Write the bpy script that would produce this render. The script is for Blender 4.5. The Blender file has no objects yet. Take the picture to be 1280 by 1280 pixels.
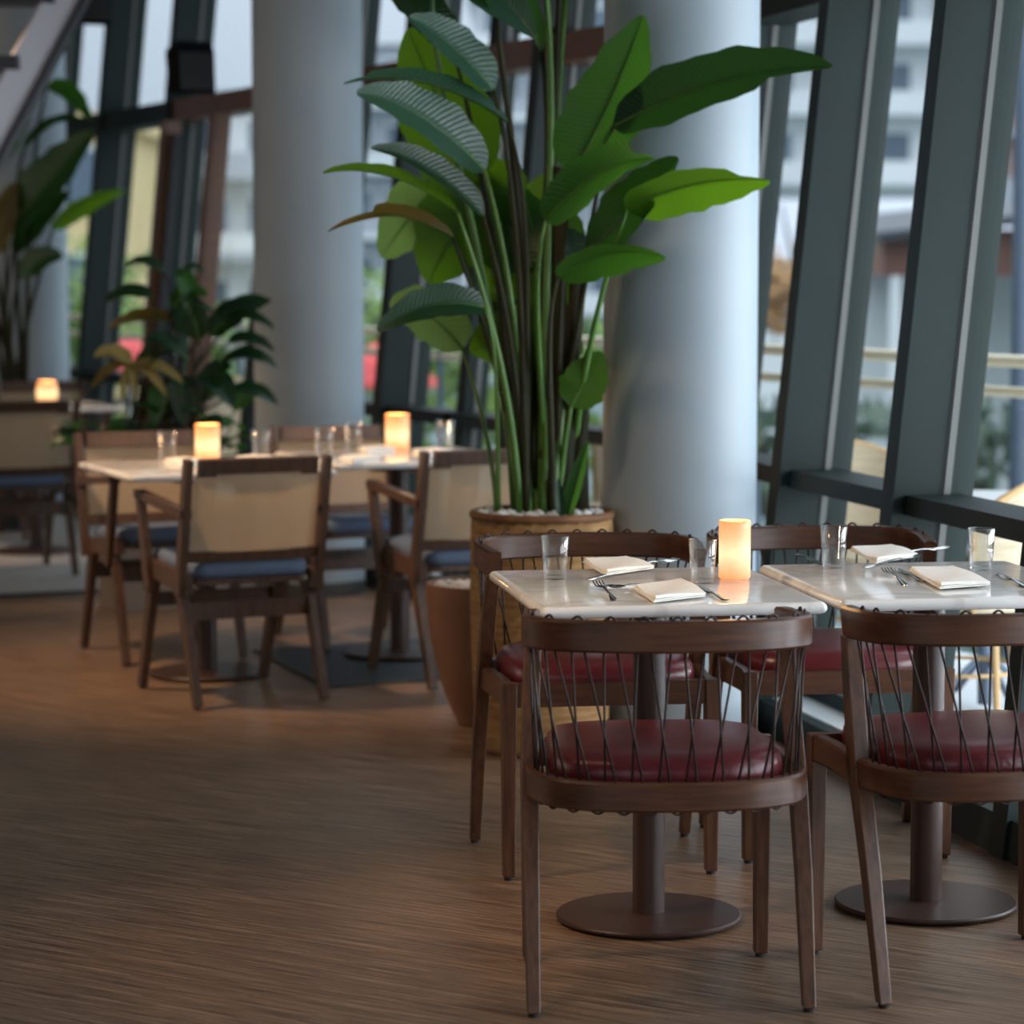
import bpy, bmesh, math, random
from mathutils import Vector, Matrix, noise
random.seed(7)
sc = bpy.context.scene
col = sc.collection
R = math.radians
for b in (bpy.data.objects, bpy.data.meshes, bpy.data.materials):
    for x in list(b):
        b.remove(x)

# ------------------------------------------------------------------ camera, sky, exposure
cd = bpy.data.cameras.new('camera'); cam = bpy.data.objects.new('camera', cd); col.objects.link(cam)
cd.sensor_width = 36; cd.lens = 36*3443/1280
cam.location = (0, 0, 1.45); cam.rotation_euler = (math.pi/2-.0885, 0, 0)
cd.clip_start = .05; cd.clip_end = 600
cd.dof.use_dof = True; cd.dof.focus_distance = 6.05; cd.dof.aperture_fstop = 3.2
sc.camera = cam
sc.view_settings.view_transform = 'Standard'; sc.view_settings.look = 'None'
sc.view_settings.gamma = 1; sc.view_settings.use_curve_mapping = False
sc.view_settings.exposure = 1.0

w = bpy.data.worlds.new('sky'); sc.world = w; w.use_nodes = True
nt = w.node_tree; bg = nt.nodes['Background']
tc = nt.nodes.new('ShaderNodeTexCoord'); sx = nt.nodes.new('ShaderNodeSeparateXYZ'); cr = nt.nodes.new('ShaderNodeValToRGB')
nt.links.new(tc.outputs['Generated'], sx.inputs[0]); nt.links.new(sx.outputs['Z'], cr.inputs[0]); nt.links.new(cr.outputs[0], bg.inputs[0])
e = cr.color_ramp.elements
# overcast dusk: the zenith of a cloudy sky is brighter than its horizon
e[0].position = 0; e[0].color = (.27, .33, .40, 1); e[1].position = 1; e[1].color = (1.6, 1.8, 2.0, 1)
k_ = cr.color_ramp.elements.new(.3); k_.color = (.62, .72, .82, 1)
bg.inputs[1].default_value = 1.0

def lamp(name, kind, loc, energy, color, target=None, size=.15, angle=70, blend=1.):
    ld = bpy.data.lights.new(name, kind); ld.energy = energy; ld.color = color
    if kind == 'SPOT':
        ld.spot_size = R(angle); ld.spot_blend = blend; ld.shadow_soft_size = size
    elif kind == 'AREA':
        ld.shape = 'RECTANGLE'; ld.size, ld.size_y = size
    else:
        ld.shadow_soft_size = size
    o = bpy.data.objects.new(name, ld); col.objects.link(o); o.location = loc
    if target:
        o.rotation_euler = (Vector(target)-Vector(loc)).to_track_quat('-Z', 'Y').to_euler()
    return o
COOL = (.86, .93, 1)
lamp('daylight_window_behind', 'AREA', (-2.5, -3.6, 2.0), 46, COOL, (-1.5, 6, 1.0), size=(10, 3))  # added fill lamp behind the camera, where the wall is solid
lamp('daylight_window_side', 'AREA', (4.4, 6.0, 1.15), 270, COOL, (.3, 6.8, .75), size=(8, 2.0))  # added lamp outside the facade, boosting the daylight through its panes
lamp('window_left', 'AREA', (-8.6, 11, 1.8), 40, (1, .84, .68), (-1, 11, .8), size=(9, 2.6))  # warm fill lamp added before the solid left wall to lift the far side
WARM = (1, .66, .40)
lamp('ceiling_spot', 'SPOT', (-2.2, 5.2, 3.3), 120, WARM, (.25, 6.1, .7), angle=34)
lamp('ceiling_spot', 'SPOT', (-2.6, 9.0, 3.3), 230, WARM, (-.9, 9.9, .3), angle=60)
lamp('ceiling_spot', 'SPOT', (-.9, 4.6, 3.3), 60, WARM, (-.35, 5.8, 0), angle=30)
lamp('ceiling_spot', 'SPOT', (-3.2, 12.2, 3.3), 220, WARM, (-2.0, 13.0, .6), angle=60)
lamp('ceiling_spot', 'SPOT', (-.7, 6.8, 3.3), 30, WARM, (.05, 8.3, .8), angle=46)

# ------------------------------------------------------------------ materials
def mat(name, color, rough=.5, metal=0., spec=.5, noise_amt=0., scale=(1, 1, 1), color2=None, bump=0., detail=4, nscale=6., coat=0.):
    m = bpy.data.materials.new(name); m.use_nodes = True
    t = m.node_tree; p = t.nodes['Principled BSDF']
    p.inputs['Base Color'].default_value = (*color, 1); p.inputs['Roughness'].default_value = rough
    p.inputs['Metallic'].default_value = metal; p.inputs['Specular IOR Level'].default_value = spec
    p.inputs['Coat Weight'].default_value = coat
    if color2 or bump:
        c = t.nodes.new('ShaderNodeTexCoord'); mp = t.nodes.new('ShaderNodeMapping'); n = t.nodes.new('ShaderNodeTexNoise')
        mp.inputs['Scale'].default_value = scale; n.inputs['Scale'].default_value = nscale; n.inputs['Detail'].default_value = detail
        t.links.new(c.outputs['Object'], mp.inputs[0]); t.links.new(mp.outputs[0], n.inputs[0])
        if color2:
            r = t.nodes.new('ShaderNodeValToRGB'); r.color_ramp.elements[0].position = .3; r.color_ramp.elements[1].position = .7
            r.color_ramp.elements[0].color = (*color, 1); r.color_ramp.elements[1].color = (*color2, 1)
            t.links.new(n.outputs[0], r.inputs[0]); t.links.new(r.outputs[0], p.inputs['Base Color'])
        if bump:
            b = t.nodes.new('ShaderNodeBump'); b.inputs['Strength'].default_value = bump; b.inputs['Distance'].default_value = .01
            t.links.new(n.outputs[0], b.inputs['Height']); t.links.new(b.outputs[0], p.inputs['Normal'])
    return m
def lin(r, g, b):
    f = lambda v: (v/255/12.92) if v/255 <= .04045 else ((v/255+.055)/1.055)**2.4
    return (f(r), f(g), f(b))
M = {}
M['wood_v'] = mat('walnut_upright', lin(66, 40, 24), .38, color2=lin(96, 62, 40), scale=(14, 14, 1.2), nscale=7)
M['wood_h'] = mat('walnut_bent', lin(64, 37, 22), .35, color2=lin(92, 57, 36), scale=(1.5, 1.5, 16), nscale=6)
M['teak'] = mat('stained_ash', lin(66, 45, 32), .42, color2=lin(90, 64, 48), scale=(8, 8, 1.5), nscale=6)
M['leather'] = mat('wine_leather', lin(98, 30, 36), .3, color2=lin(84, 24, 30), scale=(6, 6, 6), bump=.06, nscale=20)
M['cord'] = mat('brown_cord', lin(44, 24, 18), .6)
M['glide'] = mat('black_glide', lin(20, 18, 18), .6)
M['bronze'] = mat('bronze_powder_coat', lin(62, 40, 32), .42, color2=lin(55, 36, 29), nscale=30, spec=.5)
M['blue_fabric'] = mat('slate_blue_fabric', lin(84, 100, 124), .75, color2=lin(96, 112, 136), nscale=160, bump=.1)
M['metal'] = mat('grey_green_aluminium', lin(28, 40, 38), .6, color2=lin(25, 36, 34), nscale=2, spec=.22)
M['metal_light'] = mat('light_aluminium_strip', lin(74, 76, 72), .45, metal=.0)
M['gasket'] = mat('black_gasket', lin(16, 18, 20), .6)
M['ledge'] = mat('polished_ledge', lin(205, 212, 216), .25)  # near white stands in for sky reflected in the ledge top
M['column'] = mat('pale_column_paint', lin(164, 176, 184), .5, color2=lin(158, 171, 180), nscale=3)
M['timber'] = mat('brown_timber_beam', lin(104, 62, 28), .45, color2=lin(82, 46, 20), scale=(1.5, 1.5, 14))
M['black'] = mat('black_plastic', lin(8, 8, 9), .7, spec=.1)
M['steel'] = mat('polished_cutlery_steel', lin(200, 198, 194), .16, metal=1.)
M['napkin'] = mat('cream_linen', lin(248, 245, 238), .85, color2=lin(240, 237, 228), nscale=40, bump=.08)
M['pebble'] = mat('white_pebble', lin(222, 222, 220), .7, color2=lin(200, 200, 198), nscale=9)
M['pot'] = mat('brown_clay', lin(132, 92, 66), .55, color2=lin(116, 78, 54), nscale=5, bump=.05)
M['basket'] = mat('woven_seagrass', lin(176, 136, 84), .8, color2=lin(136, 96, 54), scale=(1, 1, 9), nscale=9, bump=.25)
M['basket_rim'] = mat('basket_rim', lin(126, 84, 50), .7, color2=lin(100, 64, 36), nscale=14)
M['soil'] = mat('soil', lin(40, 30, 24), .95)
M['carpet'] = mat('grey_carpet', lin(164, 158, 152), .95, color2=lin(148, 142, 136), nscale=60, bump=.2)
M['slate'] = mat('dark_slate_mat', lin(52, 60, 62), .55, color2=lin(44, 52, 54), nscale=8)
M['stair'] = mat('lilac_grey_steel', lin(190, 190, 198), .5)
M['stair_dark'] = mat('dark_steel', lin(48, 52, 60), .5)
M['plaster'] = mat('dark_plaster', lin(120, 108, 96), .8)
M['ceiling'] = mat('ceiling_paint', lin(120, 112, 104), .8)
M['terrace'] = mat('pale_terrace_paving', lin(208, 214, 218), .6, color2=lin(196, 202, 208), nscale=1.5)
M['rail_cream'] = mat('cream_handrail', lin(246, 236, 206), .45)
M['wicker'] = mat('cream_wicker', lin(198, 184, 158), .7, color2=lin(170, 152, 122), scale=(1, 1, 30), nscale=8, bump=.3)
M['rattan'] = mat('rattan_cane', lin(188, 152, 100), .5)
M['out_white'] = mat('outdoor_white', lin(205, 208, 208), .5)
M['quay'] = mat('quay_paving', lin(96, 116, 116), .5, color2=lin(84, 104, 104), nscale=.3)
M['bld_white'] = mat('pale_render', lin(228, 230, 230), .8, color2=lin(210, 214, 216), nscale=.2)
M['bld_grey'] = mat('grey_render', lin(180, 184, 190), .8, color2=lin(164, 168, 176), nscale=.2)
M['bld_red'] = mat('red_brick', lin(184, 138, 126), .8, color2=lin(170, 126, 118), nscale=.8)
M['bld_yellow'] = mat('sandstone', lin(232, 208, 156), .8, color2=lin(222, 194, 140), nscale=.3)
M['bld_glass'] = mat('dark_window', lin(96, 110, 124), .2)
M['canopy'] = mat('rust_brown_roof', lin(120, 80, 66), .6, color2=lin(96, 62, 52), nscale=1.)
M['hedge'] = mat('hedge_leaf', lin(78, 112, 44), .6, color2=lin(120, 146, 60), nscale=3)
M['planting'] = mat('dark_planting', lin(58, 76, 60), .7, color2=lin(84, 100, 84), nscale=3)
M['autumn'] = mat('autumn_leaf', lin(190, 150, 100), .7, color2=lin(150, 110, 70), nscale=3)
M['bark'] = mat('bark', lin(80, 66, 56), .9)
M['red'] = mat('red_awning', lin(200, 60, 60), .6)
M['pole'] = mat('painted_pole', lin(84, 98, 116), .5)

def mk_floor():
    m = mat('strip_parquet', lin(120, 88, 68), .42); t = m.node_tree; p = t.nodes['Principled BSDF']; N = t.nodes.new; K = t.links.new
    c = N('ShaderNodeTexCoord'); mp = N('ShaderNodeMapping'); mp.inputs['Rotation'].default_value = (0, 0, R(32))
    K(c.outputs['Object'], mp.inputs[0])
    b = N('ShaderNodeTexBrick'); b.inputs['Scale'].default_value = 1; b.inputs['Brick Width'].default_value = .19; b.inputs['Row Height'].default_value = .0075
    b.inputs['Mortar Size'].default_value = .0004; b.offset = .37; b.inputs['Color1'].default_value = (*lin(116, 92, 72), 1); b.inputs['Color2'].default_value = (*lin(146, 118, 94), 1); b.inputs['Mortar'].default_value = (*lin(74, 56, 44), 1)
    b.inputs['Bias'].default_value = -.1
    K(mp.outputs[0], b.inputs[0])
    m2 = N('ShaderNodeMapping'); m2.inputs['Scale'].default_value = (4, 75, 1); K(mp.outputs[0], m2.inputs[0])
    n = N('ShaderNodeTexNoise'); n.inputs['Scale'].default_value = 1; n.inputs['Detail'].default_value = 5; n.inputs['Roughness'].default_value = .7; K(m2.outputs[0], n.inputs[0])
    r = N('ShaderNodeValToRGB'); r.color_ramp.elements[0].position = .36; r.color_ramp.elements[0].color = (.30, .28, .28, 1); r.color_ramp.elements[1].position = .68; r.color_ramp.elements[1].color = (1.6, 1.58, 1.55, 1)
    K(n.outputs[0], r.inputs[0])
    x = N('ShaderNodeMix'); x.data_type = 'RGBA'; x.blend_type = 'MULTIPLY'; x.inputs['Factor'].default_value = .85
    K(b.outputs['Color'], x.inputs['A']); K(r.outputs[0], x.inputs['B']); K(x.outputs['Result'], p.inputs['Base Color'])
    bp = N('ShaderNodeBump'); bp.inputs['Strength'].default_value = .25; bp.inputs['Distance'].default_value = .003; K(n.outputs[0], bp.inputs['Height']); K(bp.outputs[0], p.inputs['Normal'])
    return m
M['floor'] = mk_floor()

def mk_marble():
    m = mat('white_marble', lin(226, 224, 220), .10, spec=.6); t = m.node_tree; p = t.nodes['Principled BSDF']; N = t.nodes.new; K = t.links.new
    c = N('ShaderNodeTexCoord'); n = N('ShaderNodeTexNoise'); n.inputs['Scale'].default_value = 3.2; n.inputs['Detail'].default_value = 8; n.inputs['Distortion'].default_value = 1.4
    K(c.outputs['Object'], n.inputs[0]); r = N('ShaderNodeValToRGB'); el = r.color_ramp.elements
    el[0].position = .44; el[0].color = (*lin(240, 239, 236), 1); el[1].position = .56; el[1].color = (*lin(238, 237, 234), 1)
    k = el.new(.5); k.color = (*lin(222, 219, 215), 1)
    K(n.outputs[0], r.inputs[0]); K(r.outputs[0], p.inputs['Base Color'])
    return m
M['marble'] = mk_marble()

def mk_glass_pane():
    m = bpy.data.materials.new('window_glass'); m.use_nodes = True; t = m.node_tree; t.nodes.clear(); N = t.nodes.new; K = t.links.new
    o = N('ShaderNodeOutputMaterial'); a = N('ShaderNodeBsdfTransparent'); a.inputs[0].default_value = (.985, .99, .99, 1)
    g = N('ShaderNodeBsdfGlossy'); g.inputs['Roughness'].default_value = .0; f = N('ShaderNodeLayerWeight'); f.inputs[0].default_value = .5
    pw = N('ShaderNodeMath'); pw.operation = 'POWER'; pw.inputs[1].default_value = 5; K(f.outputs['Facing'], pw.inputs[0])
    ma = N('ShaderNodeMath'); ma.operation = 'MULTIPLY_ADD'; ma.inputs[1].default_value = .6; ma.inputs[2].default_value = .03; K(pw.outputs[0], ma.inputs[0])
    x = N('ShaderNodeMixShader'); K(ma.outputs[0], x.inputs[0]); K(a.outputs[0], x.inputs[1]); K(g.outputs[0], x.inputs[2]); K(x.outputs[0], o.inputs[0])
    return m
M['pane'] = mk_glass_pane()
def mk_tumbler():
    m = bpy.data.materials.new('drinking_glass'); m.use_nodes = True; t = m.node_tree; t.nodes.clear(); N = t.nodes.new; K = t.links.new
    o = N('ShaderNodeOutputMaterial'); a = N('ShaderNodeBsdfTransparent'); a.inputs[0].default_value = (.95, .96, .96, 1)
    g = N('ShaderNodeBsdfGlossy'); g.inputs['Roughness'].default_value = .02; f = N('ShaderNodeLayerWeight'); f.inputs[0].default_value = .5
    pw = N('ShaderNodeMath'); pw.operation = 'POWER'; pw.inputs[1].default_value = 2; K(f.outputs['Facing'], pw.inputs[0])
    ma = N('ShaderNodeMath'); ma.operation = 'MULTIPLY_ADD'; ma.inputs[1].default_value = .75; ma.inputs[2].default_value = .05; K(pw.outputs[0], ma.inputs[0])
    x = N('ShaderNodeMixShader'); K(ma.outputs[0], x.inputs[0]); K(a.outputs[0], x.inputs[1]); K(g.outputs[0], x.inputs[2]); K(x.outputs[0], o.inputs[0])
    return m
M['glass'] = mk_tumbler()
def mk_cane():
    m = bpy.data.materials.new('woven_cane'); m.use_nodes = True; t = m.node_tree; p = t.nodes['Principled BSDF']; N = t.nodes.new; K = t.links.new
    p.inputs['Roughness'].default_value = .6
    c = N('ShaderNodeTexCoord'); ch = N('ShaderNodeTexChecker'); ch.inputs['Scale'].default_value = 160
    ch.inputs['Color1'].default_value = (*lin(216, 196, 168), 1); ch.inputs['Color2'].default_value = (*lin(190, 166, 136), 1)
    K(c.outputs['Object'], ch.inputs[0]); K(ch.outputs[0], p.inputs['Base Color'])
    tr = N('ShaderNodeBsdfTransparent'); tl = N('ShaderNodeBsdfTranslucent'); tl.inputs[0].default_value = (*lin(220, 200, 170), 1)
    x1 = N('ShaderNodeMixShader'); x1.inputs[0].default_value = .4; K(p.outputs[0], x1.inputs[1]); K(tl.outputs[0], x1.inputs[2])
    x = N('ShaderNodeMixShader'); x.inputs[0].default_value = .34; K(x1.outputs[0], x.inputs[1]); K(tr.outputs[0], x.inputs[2])
    K(x.outputs[0], t.nodes['Material Output'].inputs[0])
    return m
M['cane'] = mk_cane()
def mk_leaf(name, c1, c2, trans, tcol, rough=.32):
    m = bpy.data.materials.new(name); m.use_nodes = True; t = m.node_tree; p = t.nodes['Principled BSDF']; N = t.nodes.new; K = t.links.new
    p.inputs['Roughness'].default_value = rough
    c = N('ShaderNodeTexCoord'); wv = N('ShaderNodeTexWave'); wv.wave_type = 'BANDS'; wv.bands_direction = 'X'
    wv.inputs['Scale'].default_value = 7; wv.inputs['Distortion'].default_value = 1.5; wv.inputs['Detail'].default_value = 1
    K(c.outputs['UV'], wv.inputs[0])
    r = N('ShaderNodeValToRGB'); r.color_ramp.elements[0].color = (*c1, 1); r.color_ramp.elements[1].color = (*c2, 1); K(wv.outputs['Fac'], r.inputs[0])
    K(r.outputs[0], p.inputs['Base Color'])
    b = N('ShaderNodeBump'); b.inputs['Strength'].default_value = .2; b.inputs['Distance'].default_value = .004; K(wv.outputs['Fac'], b.inputs['Height']); K(b.outputs[0], p.inputs['Normal'])
    tl = N('ShaderNodeBsdfTranslucent'); tl.inputs[0].default_value = (*tcol, 1)
    x = N('ShaderNodeMixShader'); x.inputs[0].default_value = trans; K(p.outputs[0], x.inputs[1]); K(tl.outputs[0], x.inputs[2]); K(x.outputs[0], t.nodes['Material Output'].inputs[0])
    return m
M['leaf_d'] = mk_leaf('dark_glossy_leaf', lin(14, 42, 26), lin(26, 58, 36), .15, lin(70, 120, 30))
M['leaf_b'] = mk_leaf('blue_green_leaf', lin(34, 68, 54), lin(56, 92, 76), .15, lin(80, 130, 50), .28)
M['leaf_m'] = mk_leaf('mid_green_leaf', lin(36, 82, 34), lin(50, 98, 42), .4, lin(86, 140, 34))
M['leaf_l'] = mk_leaf('bright_green_leaf', lin(66, 112, 30), lin(80, 126, 36), .6, lin(120, 166, 30))
M['leaf_p'] = mk_leaf('pale_green_leaf', lin(104, 146, 84), lin(120, 160, 96), .5, lin(150, 190, 90))
M['leaf_y'] = mk_leaf('browning_leaf', lin(110, 76, 34), lin(70, 84, 40), .3, lin(150, 120, 40))
M['leaf_dry'] = mk_leaf('dry_straw_leaf', lin(180, 160, 104), lin(158, 140, 80), .4, lin(190, 170, 90), .6)
M['stem_d'] = mat('dark_stem', lin(46, 38, 22), .6, spec=.25, color2=lin(40, 50, 24), scale=(20, 20, 2))
M['stem_g'] = mat('green_stem', lin(66, 104, 40), .4, color2=lin(84, 122, 46), scale=(20, 20, 2))
M['sheath'] = mat('leaf_sheath', lin(48, 46, 28), .65, spec=.2, color2=lin(34, 32, 20), scale=(30, 30, 1.5))
def mk_lamp(name, h, hot, edge, s):
    m = bpy.data.materials.new(name); m.use_nodes = True; t = m.node_tree; p = t.nodes['Principled BSDF']; N = t.nodes.new; K = t.links.new
    c = N('ShaderNodeTexCoord'); sp = N('ShaderNodeSeparateXYZ'); K(c.outputs['Object'], sp.inputs[0])
    mr = N('ShaderNodeMapRange'); mr.inputs['From Min'].default_value = 0; mr.inputs['From Max'].default_value = h; K(sp.outputs['Z'], mr.inputs[0])
    r = N('ShaderNodeValToRGB'); el = r.color_ramp.elements; el[0].position = 0; el[0].color = (*edge, 1); el[1].position = 1; el[1].color = (*edge, 1)
    for q, k in ((.18, .35), (.4, 1.), (.5, 1.), (.72, .35)):
        x = el.new(q); x.color = (*[edge[i]*(1-k)+hot[i]*k for i in range(3)], 1)
    n = N('ShaderNodeTexNoise'); n.inputs['Scale'].default_value = 28; n.inputs['Detail'].default_value = 3; K(c.outputs['Object'], n.inputs[0])
    ad = N('ShaderNodeMath'); ad.operation = 'MULTIPLY_ADD'; ad.inputs[1].default_value = .24; K(n.outputs[0], ad.inputs[0]); 
    sb = N('ShaderNodeMath'); sb.operation = 'SUBTRACT'; sb.inputs[1].default_value = .12; K(mr.outputs[0], ad.inputs[2]); K(ad.outputs[0], sb.inputs[0]); K(sb.outputs[0], r.inputs[0])
    p.inputs['Base Color'].default_value = (*lin(196, 152, 112), 1); p.inputs['Roughness'].default_value = .35
    K(r.outputs[0], p.inputs['Emission Color']); p.inputs['Emission Strength'].default_value = s
    return m
M['candle'] = mk_lamp('alabaster_lit', .132, lin(255, 230, 182), lin(222, 140, 82), .50)
M['candle_far'] = mk_lamp('alabaster_lit_warm', .125, lin(255, 222, 164), lin(230, 122, 54), .62)
M['flame'] = mat('warm_bulb', (1, .6, .25)); M['flame'].node_tree.nodes['Principled BSDF'].inputs['Emission Color'].default_value = (1, .5, .2, 1); M['flame'].node_tree.nodes['Principled BSDF'].inputs['Emission Strength'].default_value = 2.5

# ------------------------------------------------------------------ helpers
class MB:
    def __init__(s): s.v = []; s.f = []; s.uv = None
    def add(s, vs, fs):
        b = len(s.v); s.v += [tuple(x) for x in vs]; s.f += [tuple(i+b for i in q) for q in fs]; return s
    def box(s, x0, x1, y0, y1, z0, z1):
        return s.add([(x0,y0,z0),(x1,y0,z0),(x1,y1,z0),(x0,y1,z0),(x0,y0,z1),(x1,y0,z1),(x1,y1,z1),(x0,y1,z1)],
                     [(0,3,2,1),(4,5,6,7),(0,1,5,4),(1,2,6,5),(2,3,7,6),(3,0,4,7)])
    def loft(s, rings, cap=True, closed=False):
        n = len(rings[0]); vs = [p for r in rings for p in r]; fs = []; m = len(rings)
        for i in range(m if closed else m-1):
            a = i*n; b = ((i+1) % m)*n
            for j in range(n):
                k = (j+1) % n; fs.append((a+j, a+k, b+k, b+j))
        if cap and not closed:
            fs.append(tuple(range(n-1, -1, -1))); fs.append(tuple((m-1)*n+j for j in range(n)))
        return s.add(vs, fs)
    def bar(s, a, b, wx, wy, wx2=None, wy2=None, side=(1, 0, 0)):
        a = Vector(a); b = Vector(b); d = (b-a).normalized(); u = Vector(side); u = (u-d*u.dot(d)).normalized(); v = d.cross(u)
        wx2 = wx if wx2 is None else wx2; wy2 = wy if wy2 is None else wy2
        q = lambda c, p, r: [c-u*p/2-v*r/2, c+u*p/2-v*r/2, c+u*p/2+v*r/2, c-u*p/2+v*r/2]
        return s.loft([q(a, wx, wy), q(b, wx2, wy2)])
    def tube(s, pts, r, n=8, closed=False, r2=None, cap=True):
        pts = [Vector(p) for p in pts]; m = len(pts); rings = []; up = None
        for i, p in enumerate(pts):
            if closed: d = pts[(i+1) % m]-pts[i-1]
            else: d = pts[min(i+1, m-1)]-pts[max(i-1, 0)]
            d = d.normalized()
            if up is None: up = d.orthogonal().normalized()
            up = (up-d*up.dot(d)); up = up.normalized() if up.length > 1e-6 else d.orthogonal().normalized()
            v = d.cross(up); rr = r if r2 is None else r+(r2-r)*i/(m-1)
            if callable(rr): rr = rr(i/(m-1))
            rings.append([p+(up*math.cos(2*math.pi*j/n)+v*math.sin(2*math.pi*j/n))*rr for j in range(n)])
        return s.loft(rings, cap, closed)
    def lathe(s, prof, n=32, cx=0, cy=0, cap=True):
        return s.loft([[(cx+r*math.cos(2*math.pi*j/n), cy+r*math.sin(2*math.pi*j/n), z) for j in range(n)] for r, z in prof], cap)
    def sweep(s, pts, th, z0, z1, closed=False):
        # rectangular band along a plan path; th = thickness
        m = len(pts); rings = []
        for i in range(m):
            p = Vector((pts[i][0], pts[i][1]))
            a = pts[(i-1) % m] if closed or i else pts[0]; b = pts[(i+1) % m] if closed or i < m-1 else pts[-1]
            d = Vector((b[0]-a[0], b[1]-a[1])).normalized(); nn = Vector((-d.y, d.x))*th/2; bv = min(.005, th/4)
            o = p-nn; q = p+nn; k = nn.normalized()*bv
            rings.append([(o.x, o.y, z0+bv), (o.x+k.x, o.y+k.y, z0), (q.x-k.x, q.y-k.y, z0), (q.x, q.y, z0+bv), (q.x, q.y, z1-bv), (q.x-k.x, q.y-k.y, z1), (o.x+k.x, o.y+k.y, z1), (o.x, o.y, z1-bv)])
        return s.loft(rings, True, closed)
    def build(s, name, m, parent=None, smooth=False, bevel=0.):
        me = bpy.data.meshes.new(name); me.from_pydata(s.v, [], s.f); me.validate()
        bm = bmesh.new(); bm.from_mesh(me); bmesh.ops.recalc_face_normals(bm, faces=bm.faces)
        if bevel:
            bmesh.ops.bevel(bm, geom=list(bm.edges), offset=bevel, segments=2, affect='EDGES', profile=.5, clamp_overlap=True)
        bm.to_mesh(me); bm.free()
        if s.uv:
            l = me.uv_layers.new(name='UVMap')
            for lp in me.loops: l.data[lp.index].uv = s.uv[lp.vertex_index]
        if smooth:
            for p in me.polygons: p.use_smooth = True
            if smooth != 'all':
                try: me.set_sharp_from_angle(angle=R(40))
                except Exception: pass
        me.materials.append(M[m] if isinstance(m, str) else m)
        o = bpy.data.objects.new(name, me); col.objects.link(o)
        if parent: o.parent = parent
        return o
def empty(name, loc=(0, 0, 0), rz=0.):
    o = bpy.data.objects.new(name, None); o.empty_display_size = .1; col.objects.link(o); o.location = loc; o.rotation_euler = (0, 0, rz); return o
def tag(o, label=None, cat=None, group=None, kind=None):
    if label: o['label'] = label
    if cat: o['category'] = cat
    if group: o['group'] = group
    if kind: o['kind'] = kind
    return o
KIDS = {}
def copy_tree(o, parent=None):
    c = o.copy(); col.objects.link(c)
    if parent: c.parent = parent
    for ch in list(o.children): copy_tree(ch, c)
    return c
def place(o, x, y, rz, z=0.):
    o.location = (x, y, z); o.rotation_euler = (0, 0, rz); return o
def smoothpath(P, n=6, closed=False):
    out = []; m = len(P); P = [Vector(p) for p in P]
    for i in range(m if closed else m-1):
        p1 = P[i]; p2 = P[(i+1) % m]; p0 = P[i-1] if closed or i else p1*2-p2; p3 = P[(i+2) % m] if closed or i+2 < m else p2*2-p1
        for k in range(n):
            t = k/n
            out.append(.5*((2*p1)+(p2-p0)*t+(2*p0-5*p1+4*p2-p3)*t*t+(-p0+3*p1-3*p2+p3)*t**3))
    if not closed: out.append(P[-1])
    return out
def resample(P, ts):
    L = [0]
    for a, b in zip(P, P[1:]): L.append(L[-1]+(Vector(b)-Vector(a)).length)
    o = []
    for t in ts:
        s = t*L[-1]; i = 0
        while i < len(L)-2 and L[i+1] < s: i += 1
        k = (s-L[i])/max(L[i+1]-L[i], 1e-9); o.append(Vector(P[i]).lerp(Vector(P[i+1]), k))
    return o

# ------------------------------------------------------------------ room shell
S = 'structure'
def facx(y):   # inner foot line of the window wall
    return .986-.235*(y-7.583) if y <= 10.45 else .312-.47*(y-10.45)
fl = MB(); ys = [-4, 7.583, 10.45, 26]
fl.add([(-9, -4, -.05), (facx(-4)+.12, -4, -.05), (facx(10.45)+.12, 10.45, -.05), (facx(26)+.12, 26, -.05), (-9, 26, -.05)] + [(-9, -4, 0), (facx(-4)+.12, -4, 0), (facx(10.45)+.12, 10.45, 0), (facx(26)+.12, 26, 0), (-9, 26, 0)],
       [(4, 3, 2, 1, 0), (5, 6, 7, 8, 9), (0, 1, 6, 5), (1, 2, 7, 6), (2, 3, 8, 7), (3, 4, 9, 8), (4, 0, 5, 9)])
tag(fl.build('floor', 'floor'), kind=S)
cb = MB(); ct = R(24)
cpts = [(-2.35, 12.10), (-1.55, 12.46), (-1.3, 13.25), (-3.2, 17.2), (-6.5, 17.2), (-6.5, 10.3)]
cb.loft([[(x, y, .001) for x, y in cpts], [(x, y, .008) for x, y in cpts]])
tag(cb.build('carpet', 'carpet'), 'flat grey carpet area under the far left tables', 'carpet')
et = MB(); a = Vector((-6.5, 10.26, .006)); b = Vector((-1.53, 12.44, .006)); et.bar(a, b, .05, .012, side=(0, 0, 1))
et = MB(); d = (b-a).normalized(); n_ = Vector((d.y, -d.x, 0))*.05
et.loft([[a, a+n_, a+n_+Vector((0, 0, .006)), a+Vector((0, 0, .006))], [b, b+n_, b+n_+Vector((0, 0, .006)), b+Vector((0, 0, .006))]])
tag(et.build('trim_1', 'metal_light'), 'metal strip where carpet meets wood floor', kind=S)
cl = MB(); cp = [(-9, -4), (facx(-4)+1.3, -4), (facx(10.45)+1.3, 10.45), (facx(26)+1.3, 26), (-9, 26)]  # carried past the windows as an added eave to darken the column tops
cl.loft([[(x, y, 3.75) for x, y in cp], [(x, y, 3.85) for x, y in cp]])
tag(cl.build('ceiling', 'ceiling'), kind=S)
tag(MB().box(-9, 4, -4.1, -4, 0, 3.6).build('wall_back', 'plaster'), kind=S)
tag(MB().box(-9.1, -9, -4, 26, 0, 3.6).build('wall_left', 'plaster'), kind=S)
tag(MB().box(-9, -5.2, 26, 26.1, 0, 3.6).build('wall_far', 'plaster'), kind=S)

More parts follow.
